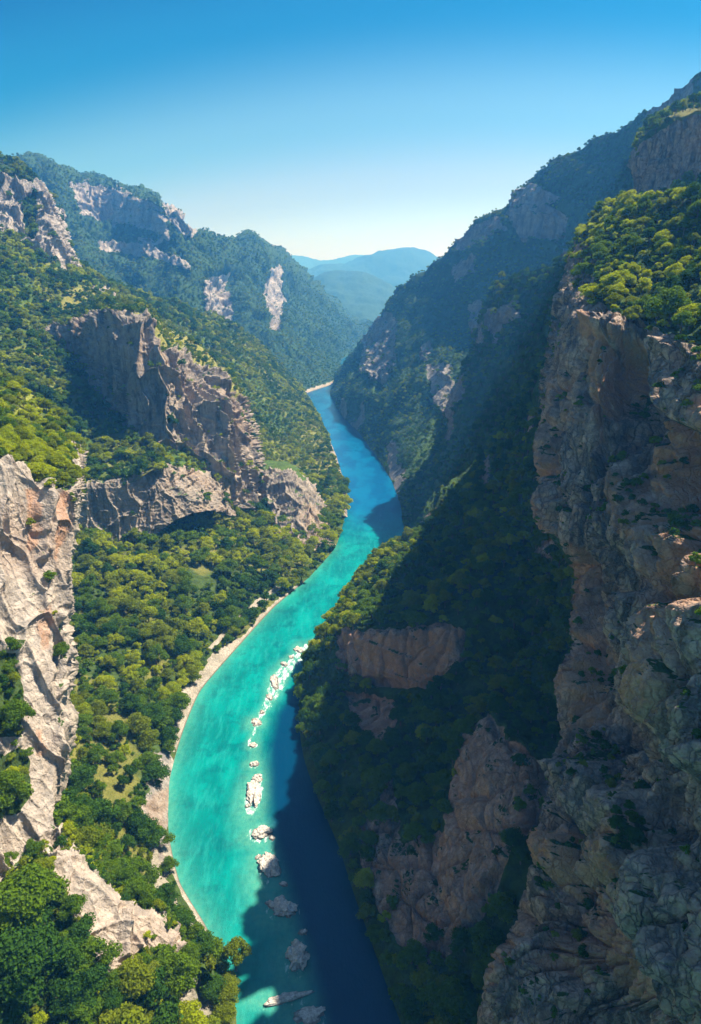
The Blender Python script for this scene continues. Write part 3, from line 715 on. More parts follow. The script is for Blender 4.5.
pB2 = [('rock', 1, [(492, 312), (520, 302), (524, 318), (505, 330), (497, 345), (490, 330)], 4), ('rock', .8, [(480, 325), (488, 320), (486, 345), (480, 345)], 3), ('rock', .9, [(455, 385), (470, 372), (468, 400), (452, 420), (444, 415)], 5)]
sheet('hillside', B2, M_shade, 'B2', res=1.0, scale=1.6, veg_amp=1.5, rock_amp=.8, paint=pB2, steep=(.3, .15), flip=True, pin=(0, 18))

# wooded nose with its cliff bands on the right bank
Cn = [
 [(620, 330, 520), (540, 440, 560), (470, 500, 560), zz(410, 540, 0), zz(370, 560, -4), zz(335, 625, -6), zz(306, 660, -8)],
 [(600, 335, 400), (520, 430, 470), (455, 505, 480), (405, 545, 455), (370, 566, 425), zz(333, 628, 2), zz(308, 662, -6)],
 [(565, 335, 350), (500, 440, 420), (438, 522, 425), (385, 556, 405), (350, 596, 372), (325, 636, 322), zz(306, 668, 0)],
 [(575, 430, 300), (520, 500, 332), (460, 556, 332), (402, 590, 325), (358, 612, 320), (320, 655, 305), zz(302, 685, 0)],
 [(590, 500, 272), (530, 570, 284), (466, 622, 268), (410, 630, 277), (362, 630, 290), (334, 645, 296), zz(300, 696, 0)],
 [(590, 575, 243), (530, 640, 255), (464, 668, 256), (408, 680, 266), (360, 682, 278), (330, 690, 282), zz(299, 710, 0)],
 [(590, 636, 222), (530, 676, 236), (462, 700, 244), (404, 702, 256), (360, 700, 266), (326, 715, 264), zz(300, 734, 0)],
 [(590, 684, 206), (530, 708, 217), (470, 738, 220), (402, 752, 230), (356, 752, 234), (326, 756, 238), zz(305, 762, 0)],
 [(590, 715, 198), (540, 718, 208), (488, 722, 206), (430, 772, 212), (384, 790, 208), (348, 795, 212), zz(320, 803, 0)],
 [(590, 770, 178), (545, 780, 174), (494, 795, 176), (436, 820, 186), (396, 835, 185), (362, 840, 189), zz(338, 845, 0)],
 [(590, 850, 155), (545, 865, 150), (492, 880, 153), (444, 890, 160), (408, 895, 161), (378, 898, 165), zz(356, 900, 0)],
 [(590, 950, 132), (545, 965, 128), (492, 980, 130), (455, 980, 134), (424, 978, 138), (402, 978, 140), zz(384, 978, 0)],
 [(590, 1060, 112), (550, 1070, 112), (500, 1075, 114), (468, 1070, 117), (444, 1060, 121), (426, 1055, 124), zz(410, 1050, 0)],
 [(620, 1300, 80), (600, 1300, 81), (560, 1300, 82), (530, 1300, 83), (510, 1290, 84), (500, 1290, 85), zz(480, 1280, 0)],
]
pC = [('rock', 1, [(336, 634), (400, 628), (445, 622), (466, 632), (466, 660), (445, 678), (430, 690), (375, 686), (338, 668)], 3),
      ('rock', 1, [(342, 690), (370, 690), (398, 700), (400, 720), (388, 730), (375, 756), (362, 740), (350, 710)], 4),
      ('rock', 1, [(470, 735), (490, 718), (512, 748), (535, 760), (556, 780), (546, 830), (520, 850), (500, 900), (470, 940), (440, 964), (418, 968), (380, 920), (360, 860), (352, 832), (372, 812), (390, 780), (402, 840), (450, 830), (456, 790)], 5),
      ('rock', 1, [(384, 780), (390, 772), (396, 800), (386, 808)], 2), ('push', 5, [(462, 740), (490, 720), (540, 765), (540, 850), (470, 930), (440, 870), (450, 800)], 10), ('push', 5, [(345, 632), (465, 626), (465, 670), (420, 690), (350, 676)], 4),
      ('rock', 0, [(400, 700), (460, 690), (470, 720), (440, 780), (405, 820), (395, 760)], 5), ('rock', 0, [(520, 860), (560, 800), (600, 900), (560, 1024), (440, 1024), (430, 985), (480, 940)], 6),
      ('ochre', .6, [(336, 634), (466, 632), (430, 690), (375, 686)], 8), ('ochre', .5, [(345, 690), (400, 690), (400, 750), (360, 756)], 6), ('ochre', .45, [(455, 740), (540, 740), (540, 850), (460, 940), (400, 960), (370, 860), (430, 840)], 14),
      ('rock', .8, [(545, 535), (570, 545), (568, 560), (525, 560)], 4), ('rock', .9, [(482, 438), (489, 440), (489, 488), (482, 490)], 2)]
sheet('headland', Cn, M_right, 'C', res=1.2, scale=.9, paint=pC, steep=(.22, .1), veg_amp=1.1, rock_amp=.7, flip=True, pin=(0, 8))

# slender rock pinnacle on the headland
# near right wall
Dd = [
 [(590, 225, 520), (575, 300, 480), (570, 350, 450), (560, 400, 420), (560, 480, 400), (570, 530, 380), (590, 580, 350), (580, 680, 290), (580, 740, 270), (555, 860, 220), (520, 960, 190), (510, 1040, 170), W(50, 190, -10)],
 [(581, 226, 420), (566, 272, 380), (556, 340, 330), (545, 400, 290), (540, 480, 270), (550, 530, 250), (574, 575, 240), (566, 680, 205), (568, 740, 190), (536, 860, 160), (502, 960, 138), (494, 1040, 125), W(46, 140, -10)],
 [(579, 232, 340), (562, 275, 305), (552, 340, 272), (538, 400, 243), (535, 480, 214), (546, 530, 199), (571, 570, 190), (562, 680, 161), (565, 740, 150), (531, 860, 128), (497, 955, 115), (490, 1040, 104), W(38, 118, -10)],
 [(590, 220, 335), (576, 268, 290), (568, 325, 245), (552, 400, 226), (548, 480, 204), (560, 530, 190), (580, 575, 181), (574, 680, 153), (576, 740, 143), (545, 860, 122), (512, 955, 109), (506, 1040, 100), W(38, 112, -10)],
 [(606, 210, 330), (598, 260, 275), (592, 312, 226), (574, 400, 214), (570, 480, 196), (580, 530, 181), (598, 580, 172), (592, 680, 146), (592, 740, 136), (566, 860, 116), (538, 955, 105), (532, 1040, 96), W(40, 108, -10)],
 [(622, 204, 320), (618, 255, 262), (616, 318, 205), (594, 400, 196), (590, 480, 182), (602, 530, 168), (616, 580, 160), (610, 680, 137), (608, 740, 129), (585, 860, 111), (562, 955, 100), (556, 1040, 92), W(42, 104, -10)],
 [(640, 200, 300), (638, 258, 240), (642, 330, 205), (616, 400, 196), (612, 480, 180), (624, 530, 164), (634, 580, 148), (628, 680, 128), (624, 740, 121), (606, 860, 104), (588, 955, 94), (582, 1040, 87), W(43, 98, -10)],
 [(675, 200, 270), (676, 270, 225), (684, 340, 176), (654, 400, 170), (650, 480, 158), (660, 530, 142), (668, 590, 126), (662, 680, 111), (660, 740, 105), (646, 860, 92), (634, 955, 84), (628, 1040, 79), W(46, 90, -10)],
 [(720, 200, 240), (724, 285, 195), (730, 350, 152), (702, 410, 146), (700, 490, 136), (708, 540, 120), (712, 600, 105), (706, 690, 95), (704, 750, 90), (698, 870, 79), (690, 960, 72), (686, 1050, 68), W(50, 80, -10)],
 [(830, 150, 210), (830, 300, 170), (830, 400, 136), (800, 420, 122), (795, 500, 112), (800, 560, 92), (800, 620, 84), (798, 700, 77), (795, 780, 70), (790, 900, 62), (780, 1000, 57), (775, 1080, 54), W(60, 66, -10)],
 [W(220, 190, 236), W(165, 110, 185), W(110, 70, 190), W(100, 62, 160), W(98, 60, 140), W(98, 60, 120), W(95, 56, 100), W(92, 52, 80), W(90, 50, 60), W(85, 46, 40), W(80, 44, 20), W(75, 42, 0), W(72, 42, -10)],
 [W(280, 0, 260), W(200, -50, 220), W(140, -60, 190), W(130, -60, 160), W(130, -60, 140), W(130, -60, 120), W(125, -60, 100), W(120, -60, 80), W(115, -60, 60), W(110, -60, 40), W(105, -60, 20), W(100, -60, 0), W(100, -60, -10)],
]
pD = [('rock', 1, [(579, 236), (600, 258), (590, 300), (640, 318), (650, 335), (720, 345), (800, 400), (800, 1100), (480, 1100), (480, 950), (530, 860), (560, 740), (570, 560), (530, 500), (530, 400), (555, 300)], 3),
      ('ochre', 1, [(612, 338), (650, 344), (655, 352), (646, 380), (624, 378)], 6), ('ochre', .7, [(583, 320), (600, 318), (622, 380), (600, 440), (588, 380)], 7), ('ochre', .9, [(644, 395), (660, 402), (676, 430), (700, 440), (700, 500), (660, 505), (640, 480)], 9),
      ('ochre', .6, [(566, 540), (584, 550), (588, 720), (572, 740)], 6), ('ochre', .9, [(532, 830), (570, 826), (566, 862), (536, 866)], 6), ('ochre', .5, [(600, 470), (640, 480), (700, 520), (690, 560), (640, 540)], 8),
      ('ochre', .6, [(545, 860), (640, 830), (660, 900), (600, 1000), (540, 960)], 15), ('push', 5, [(590, 318), (640, 322), (700, 345), (700, 362), (640, 350), (600, 335)], 5),
      ('push', -10, [(606, 342), (652, 350), (648, 440), (618, 460), (612, 400)], 6), ('push', 6, [(655, 350), (720, 352), (720, 440), (668, 420), (652, 390)], 6), ('push', -9, [(652, 400), (672, 425), (720, 450), (720, 520), (690, 520), (655, 470)], 8), ('push', -5, [(545, 420), (565, 420), (560, 500), (548, 500)], 6),
      ('push', 5, [(596, 455), (630, 465), (660, 520), (730, 570), (730, 600), (680, 600), (640, 560), (600, 540)], 9), ('push', 7, [(640, 600), (730, 610), (730, 780), (690, 770), (640, 690)], 10), ('push', -7, [(575, 560), (598, 560), (610, 700), (640, 740), (600, 760), (576, 700)], 8), ('push', 8, [(560, 770), (600, 760), (690, 860), (700, 1000), (640, 940), (590, 850)], 12), ('push', -8, [(540, 880), (580, 860), (640, 960), (640, 1100), (560, 1100), (545, 960)], 12), ('push', 2, [(480, 950), (530, 940), (540, 1000), (520, 1100), (480, 1100)], 8), ('push', 4, [(536, 830), (570, 840), (566, 870), (538, 880)], 8),
      ('push', -4, [(628, 400), (650, 400), (650, 500), (632, 490)], 6)]
sheet('cliff', Dd, M_right, 'D', res=1.15, strata=.2, gully=1.25, axis=(.18, .5, .85, 1.6), blur_r=20, soft=.07, detail=1.6, scale=.85, paint=pD, steep=(.55, .4), rock_amp=1.15, veg_amp=.7, flip=True, crack=1.5)

# upper right crag and the unseen heights beyond it, shaped to throw shade over the headland
U = [
 [(631, 160, 620), (629, 168, 500), (629, 185, 470), (630, 205, 440), (626, 230, 400), (620, 270, 360)],
 [(638, 142, 600), (637, 146, 470), (639, 168, 445), (642, 200, 425), (645, 232, 350), (645, 270, 300)],
 [(655, 124, 600), (655, 128, 455), (659, 158, 435), (664, 195, 415), (668, 232, 325), (670, 270, 260)],
 [(676, 112, 600), (678, 115, 440), (684, 148, 422), (690, 184, 404), (695, 228, 300), (700, 270, 235)],
 [(701, 102, 580), (704, 106, 425), (712, 138, 408), (718, 172, 392), (724, 224, 280), (730, 270, 215)],
 [W(260, 560, 330), W(215, 400, 315), W(208, 390, 285), W(200, 375, 255), W(165, 270, 220), W(140, 200, 200)],
 [W(340, 540, 440), W(280, 400, 420), W(262, 370, 370), W(245, 350, 300), W(220, 240, 250), W(190, 150, 220)],
 [W(480, 520, 500), W(420, 380, 480), W(380, 330, 420), W(330, 280, 340), W(300, 180, 290), W(260, 60, 260)],
 [W(800, 500, 505), W(700, 300, 490), W(600, 240, 450), W(520, 200, 400), W(450, 100, 340), W(400, -60, 300)],
]
pU = [('rock', 1, [(631, 168), (640, 146), (676, 120), (706, 112), (800, 100), (800, 170), (701, 186), (680, 190), (660, 196), (632, 204)], 3),
      ('grass', 1, [(660, 118), (710, 98), (715, 112), (676, 122)], 3), ('grass', .8, [(620, 245), (660, 222), (664, 230), (620, 262)], 5)]
sheet('cliff', U, M_right, 'U', res=1.3, scale=1.1, paint=pU, steep=(.4, .25), rock_amp=.7, veg_amp=.9, flip=True)

# ------------------------------------------------------------------ river and the wide ground under everything
BOULDERS = [  # px, py, width m, length m, height m, yaw, label
 (254, 793, 6.0, 14.5, 1.9, .15, 'long bare white rock in mid river, upstream of the two paired boulders'),
 (261, 833, 7.5, 6.0, 1.8, .4, 'pale pointed river boulder just below the long white rock'),
 (270, 866, 7.5, 12.0, 2.3, .5, 'broad rounded pale boulder in the middle of the boulder chain'),
 (283, 908, 9.5, 7.0, 2.4, -.3, 'squat pale boulder with a steep shaded right side, below the broad rounded one'),
 (297, 958, 7.0, 9.0, 3.6, .2, 'dark upright boulder standing at the edge of the shade in the river'),
 (288, 998, 12.5, 3.0, 1.5, .25, 'long low pale rock lying crosswise in the river near the lone bank tree'),
 (310, 1015, 9.0, 5.0, 1.0, .2, 'dark flat rock barely above the shaded water at the bottom'),
 (254, 764, 4.0, 3.5, 1.1, .3, 'small pale rock in the river above the long white rock'),
 (258, 778, 4.2, 5.0, 1.4, .2, 'small shaded rock touching the head of the long white rock'),
 (253, 745, 3.0, 3.2, .9, .6, 'tiny white rock awash in mid river, smallest of the chain'),
 (256, 722, 4.5, 5.5, 1.0, .4, 'low white rock awash below the foaming rapid'),
 (275, 682, 4.2, 13.0, 1.3, .25, 'long narrow white rock in the foaming rapid'),
 (284, 664, 3.4, 5.0, 1.0, .5, 'small white rock at the head of the foaming rapid'),
 (299, 650, 4.0, 8.0, 1.1, .6, 'flat white rock in the rapid close to the wooded headland'),
 (248, 806, 2.4, 2.0, .8, .2, 'small stone just left of the long white rock'),
 (272, 838, 2.2, 2.6, .7, .5, 'small stone right of the pale pointed boulder'),
 (258, 857, 3.0, 1.8, .6, .9, 'flat stone left of the broad rounded boulder'),
 (284, 884, 3.2, 2.0, .7, -.4, 'flat stone between the broad rounded boulder and the squat one'),
 (268, 903, 2.0, 1.6, .5, .1, 'tiny stone left of the squat pale boulder'),
 (303, 932, 3.0, 2.2, .6, .3, 'dark low stone above the upright boulder'),
 (270, 697, 3.0, 5.5, .8, .35, 'white slab at the tail of the long narrow rock in the rapid'),
 (291, 657, 2.6, 3.4, .7, .7, 'little white stone between the two rocks at the head of the rapid'),
 (262, 712, 2.4, 3.0, .6, .2, 'little white stone just above the low rock awash'),
]
def river():
    xs = np.concatenate([np.linspace(-1500, -90, 8), np.arange(-80, 130, 1.2), np.linspace(140, 3000, 10)])
    ys = np.concatenate([np.linspace(-400, 80, 6), np.arange(90, 420, 1.2), np.arange(422, 1600, 5), np.linspace(1700, 5000, 14)])
    X, Y = np.meshgrid(xs, ys)
    G = np.stack([X, Y, np.zeros_like(X)], -1)
    P = G.reshape(-1, 3)
    px, py, d = proj(P)
    foam = np.zeros(len(P)); sh = np.zeros(len(P)); shade_mask = np.zeros(len(P))
    for (bx, by, w, l, h, yaw, _) in BOULDERS:
        c = pt(zz(bx, by, 0))
        r = np.hypot((P[:, 0] - c[0]) / (w * .62), (P[:, 1] - c[1] + l * .12) / (l * .68))
        foam = np.maximum(foam, (.6 if by < 850 else .46) * np.exp(-np.maximum(r - .85, 0) ** 2 * 5))
        sh = np.maximum(sh, .75 * np.exp(-np.maximum(r - 1, 0) ** 2 * .8))
    f3 = sstep(-4, 5, poly_dist(px, py, [(262, 715), (250, 740), (246, 770), (244, 812), (252, 850), (262, 884), (274, 915), (288, 935), (296, 935), (288, 900), (280, 860), (268, 820), (262, 780), (262, 745)]))
    sh = np.maximum(sh, f3 * .55); foam = np.maximum(foam, f3 * .22)
    f2 = sstep(-3, 4, poly_dist(px, py, [(318, 636), (306, 640), (290, 655), (270, 674), (264, 695), (256, 715), (244, 745), (250, 750), (262, 722), (282, 694), (296, 668), (322, 650)]))
    foam = np.maximum(foam, f2 * .62)
    sh = np.maximum(sh, f2 * .7)
    # shallows along the left shore
    left = [(228, 1024), (215, 955), (206, 928), (179, 882), (168, 832), (169, 780), (182, 732), (200, 690), (234, 650), (272, 608), (308, 577), (335, 546)]
    LP = np.array([pt(zz(a, b, 0)) for a, b in left])
    dist = np.full(len(P), 1e9)
    for k in range(len(LP) - 1):
        a, b = LP[k][:2], LP[k + 1][:2]; v = b - a
        t = np.clip(((P[:, :2] - a) @ v) / (v @ v), 0, 1)
        dist = np.minimum(dist, np.linalg.norm(P[:, :2] - a - t[:, None] * v, axis=1))
    sh = np.maximum(sh, .8 * np.exp(-dist / 3.5))
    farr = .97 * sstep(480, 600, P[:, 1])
    shade_mask = 0 * farr
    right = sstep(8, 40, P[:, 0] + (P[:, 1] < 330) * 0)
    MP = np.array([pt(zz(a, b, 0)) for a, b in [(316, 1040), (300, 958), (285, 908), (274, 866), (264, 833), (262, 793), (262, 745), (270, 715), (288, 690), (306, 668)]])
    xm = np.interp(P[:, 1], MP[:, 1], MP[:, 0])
    shade_mask = np.maximum(shade_mask, .97 * sstep(-2, 7, P[:, 0] - xm) * sstep(325, 290, P[:, 1]))  # painted shade: near water right of the boulder line
    mask = np.stack([foam, sh, shade_mask, farr], 1)
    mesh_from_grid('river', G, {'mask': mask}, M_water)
river()
M_ground = terrain_material('valley ground', s=6)
def ground():
    xs = np.linspace(-9000, 9000, 40); ys = np.linspace(-3000, 9500, 40)
    X, Y = np.meshgrid(xs, ys)
    G = np.stack([X, Y, np.full_like(X, -14.0)], -1)
    mesh_from_grid('ground', G, {'mask': np.zeros((X.size, 4))}, M_ground)
ground()

# ------------------------------------------------------------------ boulders
def boulder_material():
    t = NT('bleached river rock')
    pos = t.n('ShaderNodeTexCoord').outputs['Object']
    c = t.mix(t.ramp(t.noise(pos, .8, 8, .7), .35, .65), (.72, .68, .62), (.40, .37, .34))
    c = t.mix(t.ramp(t.noise(pos, 3, 5, .7), .5, .7, 0, .5), c, (.12, .11, .10))
    zp = t.n('ShaderNodeSeparateXYZ'); g_ = t.n('ShaderNodeNewGeometry'); t.l(g_.outputs['Position'], zp.inputs[0])
    c = t.mix(t.ramp(zp.outputs[2], .55, .2, 0, .8), c, (.10, .095, .085))
    b1 = t.n('ShaderNodeBump'); b1.inputs['Strength'].default_value = .8; b1.inputs['Distance'].default_value = .35
    t.l(t.noise(pos, 1.6, 8, .7), b1.inputs['Height'])
    b = t.n('ShaderNodeBsdfPrincipled'); b.inputs['Roughness'].default_value = .8
    t.l(c, b.inputs['Base Color']); t.l(b1.outputs[0], b.inputs['Normal']); t.l(b.outputs[0], t.out.inputs[0])
    return t.m
M_boulder = boulder_material()
def boulder(k, bx, by, w, l, h, yaw, label):
    bm = bmesh.new(); bmesh.ops.create_icosphere(bm, subdivisions=5, radius=1)
    V = np.array([v.co[:] for v in bm.verts])
    off = 13.7 * k
    F1, F2, H, T1 = voronoi(V * 1.5 + off)
    f1, f2, hh, t2 = voronoi(V * 3.6 + off)
    r = 1 + .30 * fbm(V * 1.1 + off, 3) + .18 * (H - .5) + .35 * T1 + .14 * t2 + .05 * (hh - .5) - .08 * np.exp(-(F2 - F1) * 10) + .05 * fbm(V * 7 + off, 3)
    V = V * r[:, None]
    V[:, 0] *= w / 2; V[:, 1] *= l / 2; V[:, 2] = np.where(V[:, 2] > 0, V[:, 2] * h, V[:, 2] * h * .6)
    V[:, 2] += V[:, 0] / w * h * .35 * math.sin(k * 2.1)
    for v, c in zip(bm.verts, V): v.co = c
    me = bpy.data.meshes.new('river_boulder'); bm.to_mesh(me); bm.free()
    for p in me.polygons: p.use_smooth = False
    me.materials.append(M_boulder)
    o = bpy.data.objects.new('river_boulder', me); COL.objects.link(o)
    c = pt(zz(bx, by, .1)); o.location = (c[0], c[1], -.15 * h); o.rotation_euler.z = yaw
    o['label'] = label; o['category'] = 'boulder'; o['group'] = 'boulders in the river'
for k, b in enumerate(BOULDERS): boulder(k, *b)

# ------------------------------------------------------------------ trees
def crown_mesh(name, mat, r, hgt, nleaf, leaf, lobes, seed, core=True, flat=1.0, base=.25):
    """an uneven crown of leaf clumps around several lobes; radius r, height hgt, its foot at z = base*hgt"""
    g = np.random.default_rng(seed); ex = g.uniform(.8, 1.25)
    L = []
    for k in range(lobes):
        a = k * 2.39996 + g.uniform(-.6, .6); rad = r * .74 * math.sqrt((k + .3) / lobes) * g.uniform(.75, 1.15)
        z = hgt * (base + .22 + .55 * (1 - (rad / (r * .85)) ** 2) * g.uniform(.45, 1.15))
        L.append((rad * math.cos(a) * ex, rad * math.sin(a) / ex, z, r * g.uniform(.20, .44)))
    L = np.array(L)
    vs_, fs = [], []
    if core:
        bm = bmesh.new(); bmesh.ops.create_icosphere(bm, subdivisions=1, radius=1)
        cv = np.array([v.co[:] for v in bm.verts]); cf = [[v.index for v in f.verts] for f in bm.faces]; bm.free()
        for (x, y, z, rr) in L:
            b0 = len(vs_)
            j = cv * (rr * .58) * g.uniform(.8, 1.15, (len(cv), 1)); j[:, 2] *= .85
            vs_.extend((j + (x, y, z)).tolist()); fs.extend([[b0 + i for i in f] for f in cf])
    wts = L[:, 3] ** 2; wts /= wts.sum()
    idx = g.choice(len(L), nleaf, p=wts)
    dirs = g.normal(size=(nleaf, 3)); dirs[:, 2] = np.where(dirs[:, 2] < -.3, -dirs[:, 2], dirs[:, 2])
    dirs /= np.linalg.norm(dirs, axis=1)[:, None]
    rad = L[idx, 3] * g.uniform(.55, 1.25, nleaf)
    c = L[idx, :3] + dirs * rad[:, None] * (1, 1, .85)
    for i in range(nleaf):
        n = dirs[i] + g.normal(size=3) * .55; n /= np.linalg.norm(n)
        t = np.cross(n, g.normal(size=3)); t /= np.linalg.norm(t) + 1e-9
        b = np.cross(n, t)
        s = leaf * g.uniform(.55, 1.35); s2 = s * g.uniform(.5, .9)
        b0 = len(vs_)
        p = c[i]
        vs_.extend([(p - t * s).tolist(), (p - b * s2 + n * s * .25).tolist(), (p + t * s * g.uniform(.7, 1.1)).tolist(), (p + b * s2 + n * s * .2).tolist()])
        fs.append([b0, b0 + 1, b0 + 2, b0 + 3])
    me = bpy.data.meshes.new(name); me.from_pydata(vs_, [], fs); me.materials.append(mat); me.update()
    return me
def trunk_data(r, hgt, seed, lean=(0, 0)):
    """a tapered trunk with limbs reaching into the crown"""
    g = random.Random(seed); bm = bmesh.new()
    def tube(pts, rads, n=7):
        rings = []
        for k, (p, rr) in enumerate(zip(pts, rads)):
            d = (Vector(pts[min(k + 1, len(pts) - 1)]) - Vector(pts[max(k - 1, 0)])).normalized()
            a = d.orthogonal().normalized(); b = d.cross(a)
            rings.append([bm.verts.new(Vector(p) + (a * math.cos(t) + b * math.sin(t)) * rr) for t in [2 * math.pi * q / n for q in range(n)]])
        for r0, r1 in zip(rings, rings[1:]):
            for q in range(n): bm.faces.new((r0[q], r0[(q + 1) % n], r1[(q + 1) % n], r1[q]))
        bm.faces.new(rings[-1])
    br = r * .055 + .08
    top = Vector((lean[0], lean[1], hgt * .55))
    tube([(0, 0, -1.2), (lean[0] * .1, lean[1] * .1, .3), (lean[0] * .4 + g.uniform(-.2, .2), lean[1] * .4, hgt * .28), top], [br * 1.5, br * 1.1, br * .85, br * .55])
    for k in range(6):
        a = k * 1.05 + g.uniform(-.3, .3); s = g.uniform(.45, .8)
        st = Vector((lean[0] * .5, lean[1] * .5, hgt * g.uniform(.26, .45)))
        en = Vector((r * s * math.cos(a) + lean[0] * .6, r * s * math.sin(a) + lean[1] * .6, hgt * g.uniform(.6, .8)))
        mid = (st + en) / 2 + Vector((0, 0, -hgt * .05))
        tube([st, mid, en], [br * .5, br * .35, br * .12], 5)
    me = bpy.data.meshes.new('trunk'); bm.to_mesh(me); bm.free(); me.materials.append(BARK)
    return me

KINDS = ['dark', 'mid', 'olive', 'lime']
# detailed protos (unit: metres, crown radius 5, height 9), used for the single trees
NEARP = {}
for ki, kd in enumerate(KINDS):
    for v in range(3):
        NEARP[(kd, v)] = (crown_mesh('crown', LEAF[kd], 5.0, 9.0, 3600, .34, 15 + 2 * v, 100 + ki * 10 + v, True, base=.12), trunk_data(5, 9, 40 + ki * 3 + v))
# joined low detail protos for the massed forest
def joined(name, crown, trunk):
    bm = bmesh.new(); bm.from_mesh(crown); nf = len(bm.faces); bm.from_mesh(trunk)
    bm.faces.ensure_lookup_table()
    for f in bm.faces[nf:]: f.material_index = 1
    me = bpy.data.meshes.new(name); bm.to_mesh(me); bm.free()
    me.materials.append(crown.materials[0]); me.materials.append(BARK)
    return me
proto_col = {'m': bpy.data.collections.new('forest_trees_mid'), 'f': bpy.data.collections.new('forest_trees_far')}
FK = []
for ki, kd in enumerate(KINDS):
    for v in range(2):
        FK.append((kd, v))
        a = joined('forest_tree', crown_mesh('crown', LEAF[kd], 5.0, 9.0, 1300, .5, 14, 300 + ki * 10 + v, True, base=.12), trunk_data(5, 9, 70 + ki * 2 + v))
        b = joined('forest_tree', crown_mesh('crown', LEAF[kd], 5.0, 9.0, 260, 1.0, 9, 400 + ki * 10 + v, True, base=.12), trunk_data(5, 9, 90 + ki * 2 + v))
        proto_col['m'].objects.link(bpy.data.objects.new('%02d_forest_tree' % (ki * 2 + v), a))
        proto_col['f'].objects.link(bpy.data.objects.new('%02d_forest_tree_far' % (ki * 2 + v), b))
print('protos', round(time.time() - T0, 1))

PTS = []          # x, y, z, scale, kind index, zone, height factor
def scatter(key, spacing, smin, smax, weights, zone, minrock=.45, dens=1.0, grass_keep=.35, ledge=0.0, hf=(.75, 1.15), region=None, nzmin=.15, notin=(), clump=0.0, margin=90):
    s = SHEETS[key]; n, m = s['n'], s['m']
    P = s['P'].reshape(n, m, 3)
    c = (P[:-1, :-1] + P[1:, 1:]) / 2
    ar = np.linalg.norm(np.cross(P[1:, 1:] - P[:-1, :-1], P[1:, :-1] - P[:-1, 1:]), axis=2) / 2
    rock = s['rock'].reshape(n, m)[:-1, :-1]; gr = s['grass'].reshape(n, m)[:-1, :-1]; gv = s['gravel'].reshape(n, m)[:-1, :-1]; bare = s['bare'].reshape(n, m)[:-1, :-1]
    nz = np.abs(s['N'].reshape(n, m, 3)[:-1, :-1, 2])
    px, py, d = proj(c)
    ok = (rock < minrock) & (gv < .35) & (bare < .5) & (nz > nzmin) & (c[..., 2] > .6) & (d > 5) & (px > -margin) & (px < 701 + margin) & (py < 1024 + margin) & (py > -margin)
    w = ar * ok * (1 - gr * (1 - grass_keep))
    if region is not None:
        w = w * (poly_dist(px.reshape(-1), py.reshape(-1), region).reshape(px.shape) > 0)
    for poly in notin:
        w = w * (poly_dist(px.reshape(-1), py.reshape(-1), poly).reshape(px.shape) < 0)
    if clump:
        w = w * sstep(-clump, clump, fbm(c.reshape(-1, 3) / 22 + 5, 3).reshape(px.shape) + .12)
    tot = w.sum()
    if tot <= 0: return
    N = int(dens * tot / (spacing ** 2) * 3.2)
    N = min(N, 60000)
    idx = rng.choice(w.size, N, p=(w / tot).reshape(-1))
    C0 = c.reshape(-1, 3)[idx]
    cell = {}; cnt = 0
    clv = perlin(C0 / (45 if key not in 'AB' else 130)) * 1.3
    for pi, p in enumerate(C0):
        k = (int(p[0] // spacing), int(p[1] // spacing), int(p[2] // spacing))
        bad = False
        cl = clv[pi]
        for a in (-1, 0, 1):
            for b in (-1, 0, 1):
                for e in (-1, 0, 1):
                    for o in cell.get((k[0] + a, k[1] + b, k[2] + e), ()):
                        if (o[0] - p[0]) ** 2 + (o[1] - p[1]) ** 2 + (o[2] - p[2]) ** 2 < spacing * spacing * .62:
                            bad = True; break
                    if bad: break
                if bad: break
            if bad: break
        if bad: continue
        cell.setdefault(k, []).append(p)
        sc = random.uniform(smin, smax) * (1 if random.random() < .75 else .65)
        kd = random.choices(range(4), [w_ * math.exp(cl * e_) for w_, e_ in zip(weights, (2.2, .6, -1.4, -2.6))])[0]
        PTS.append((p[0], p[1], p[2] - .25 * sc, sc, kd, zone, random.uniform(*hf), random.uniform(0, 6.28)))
        cnt += 1
    print('scatter', zone, cnt, round(time.time() - T0, 1))
Z = ['on the far mountain']
scatter('A', 7.0, .3, .7, (5, 4, 1, 0), 'far mountain')
scatter('K', 8.5, .7, 1.3, (3, 4, 2, 0), 'rock knob slope')
LR = [(228, 330), (250, 335), (300, 380), (360, 430), (360, 530), (265, 530), (255, 460), (240, 400)]
scatter('L', 5.6, .3, 1.1, (3, 4, 3.2, 1), 'left hillside', grass_keep=.25, notin=[LR])
scatter('L', 5.0, .3, .72, (2, 4, 4, 2), 'sunny slope', grass_keep=.6, region=LR)
scatter('O', 5.5, .3, .75, (3, 4, 2, .5), 'crag', grass_keep=.2, nzmin=.45)
scatter('Q', 5.5, .3, .7, (3, 4, 2, .5), 'lower cliff', nzmin=.35)
scatter('T', 5.6, .35, 1.3, (2, 5, 4, 2.2), 'river terrace', grass_keep=.5, margin=60,
        notin=[[(136, 846), (172, 846), (182, 880), (204, 925), (232, 945), (226, 968), (186, 950), (158, 915), (142, 880)]])
scatter('E', 4.0, .4, .85, (0, 3, 4, 4), 'near left mound', grass_keep=.35, region=[(-90, 340), (110, 340), (110, 486), (-90, 470)])
scatter('E', 3.6, .2, .62, (2, 5, 3, .5), 'near left cliff ledges', minrock=.5, nzmin=.2, region=[(-90, 470), (110, 486), (110, 900), (-90, 900)], dens=.8)
scatter('E2', 6.0, .55, 1.15, (4, 6, 1.5, .3), 'rocky spur', minrock=.3, notin=[[(44, 830), (66, 822), (130, 900), (190, 944), (186, 960), (100, 985)]])
scatter('B', 5.6, .22, .6, (7, 3, .5, 0), 'far right ridge')
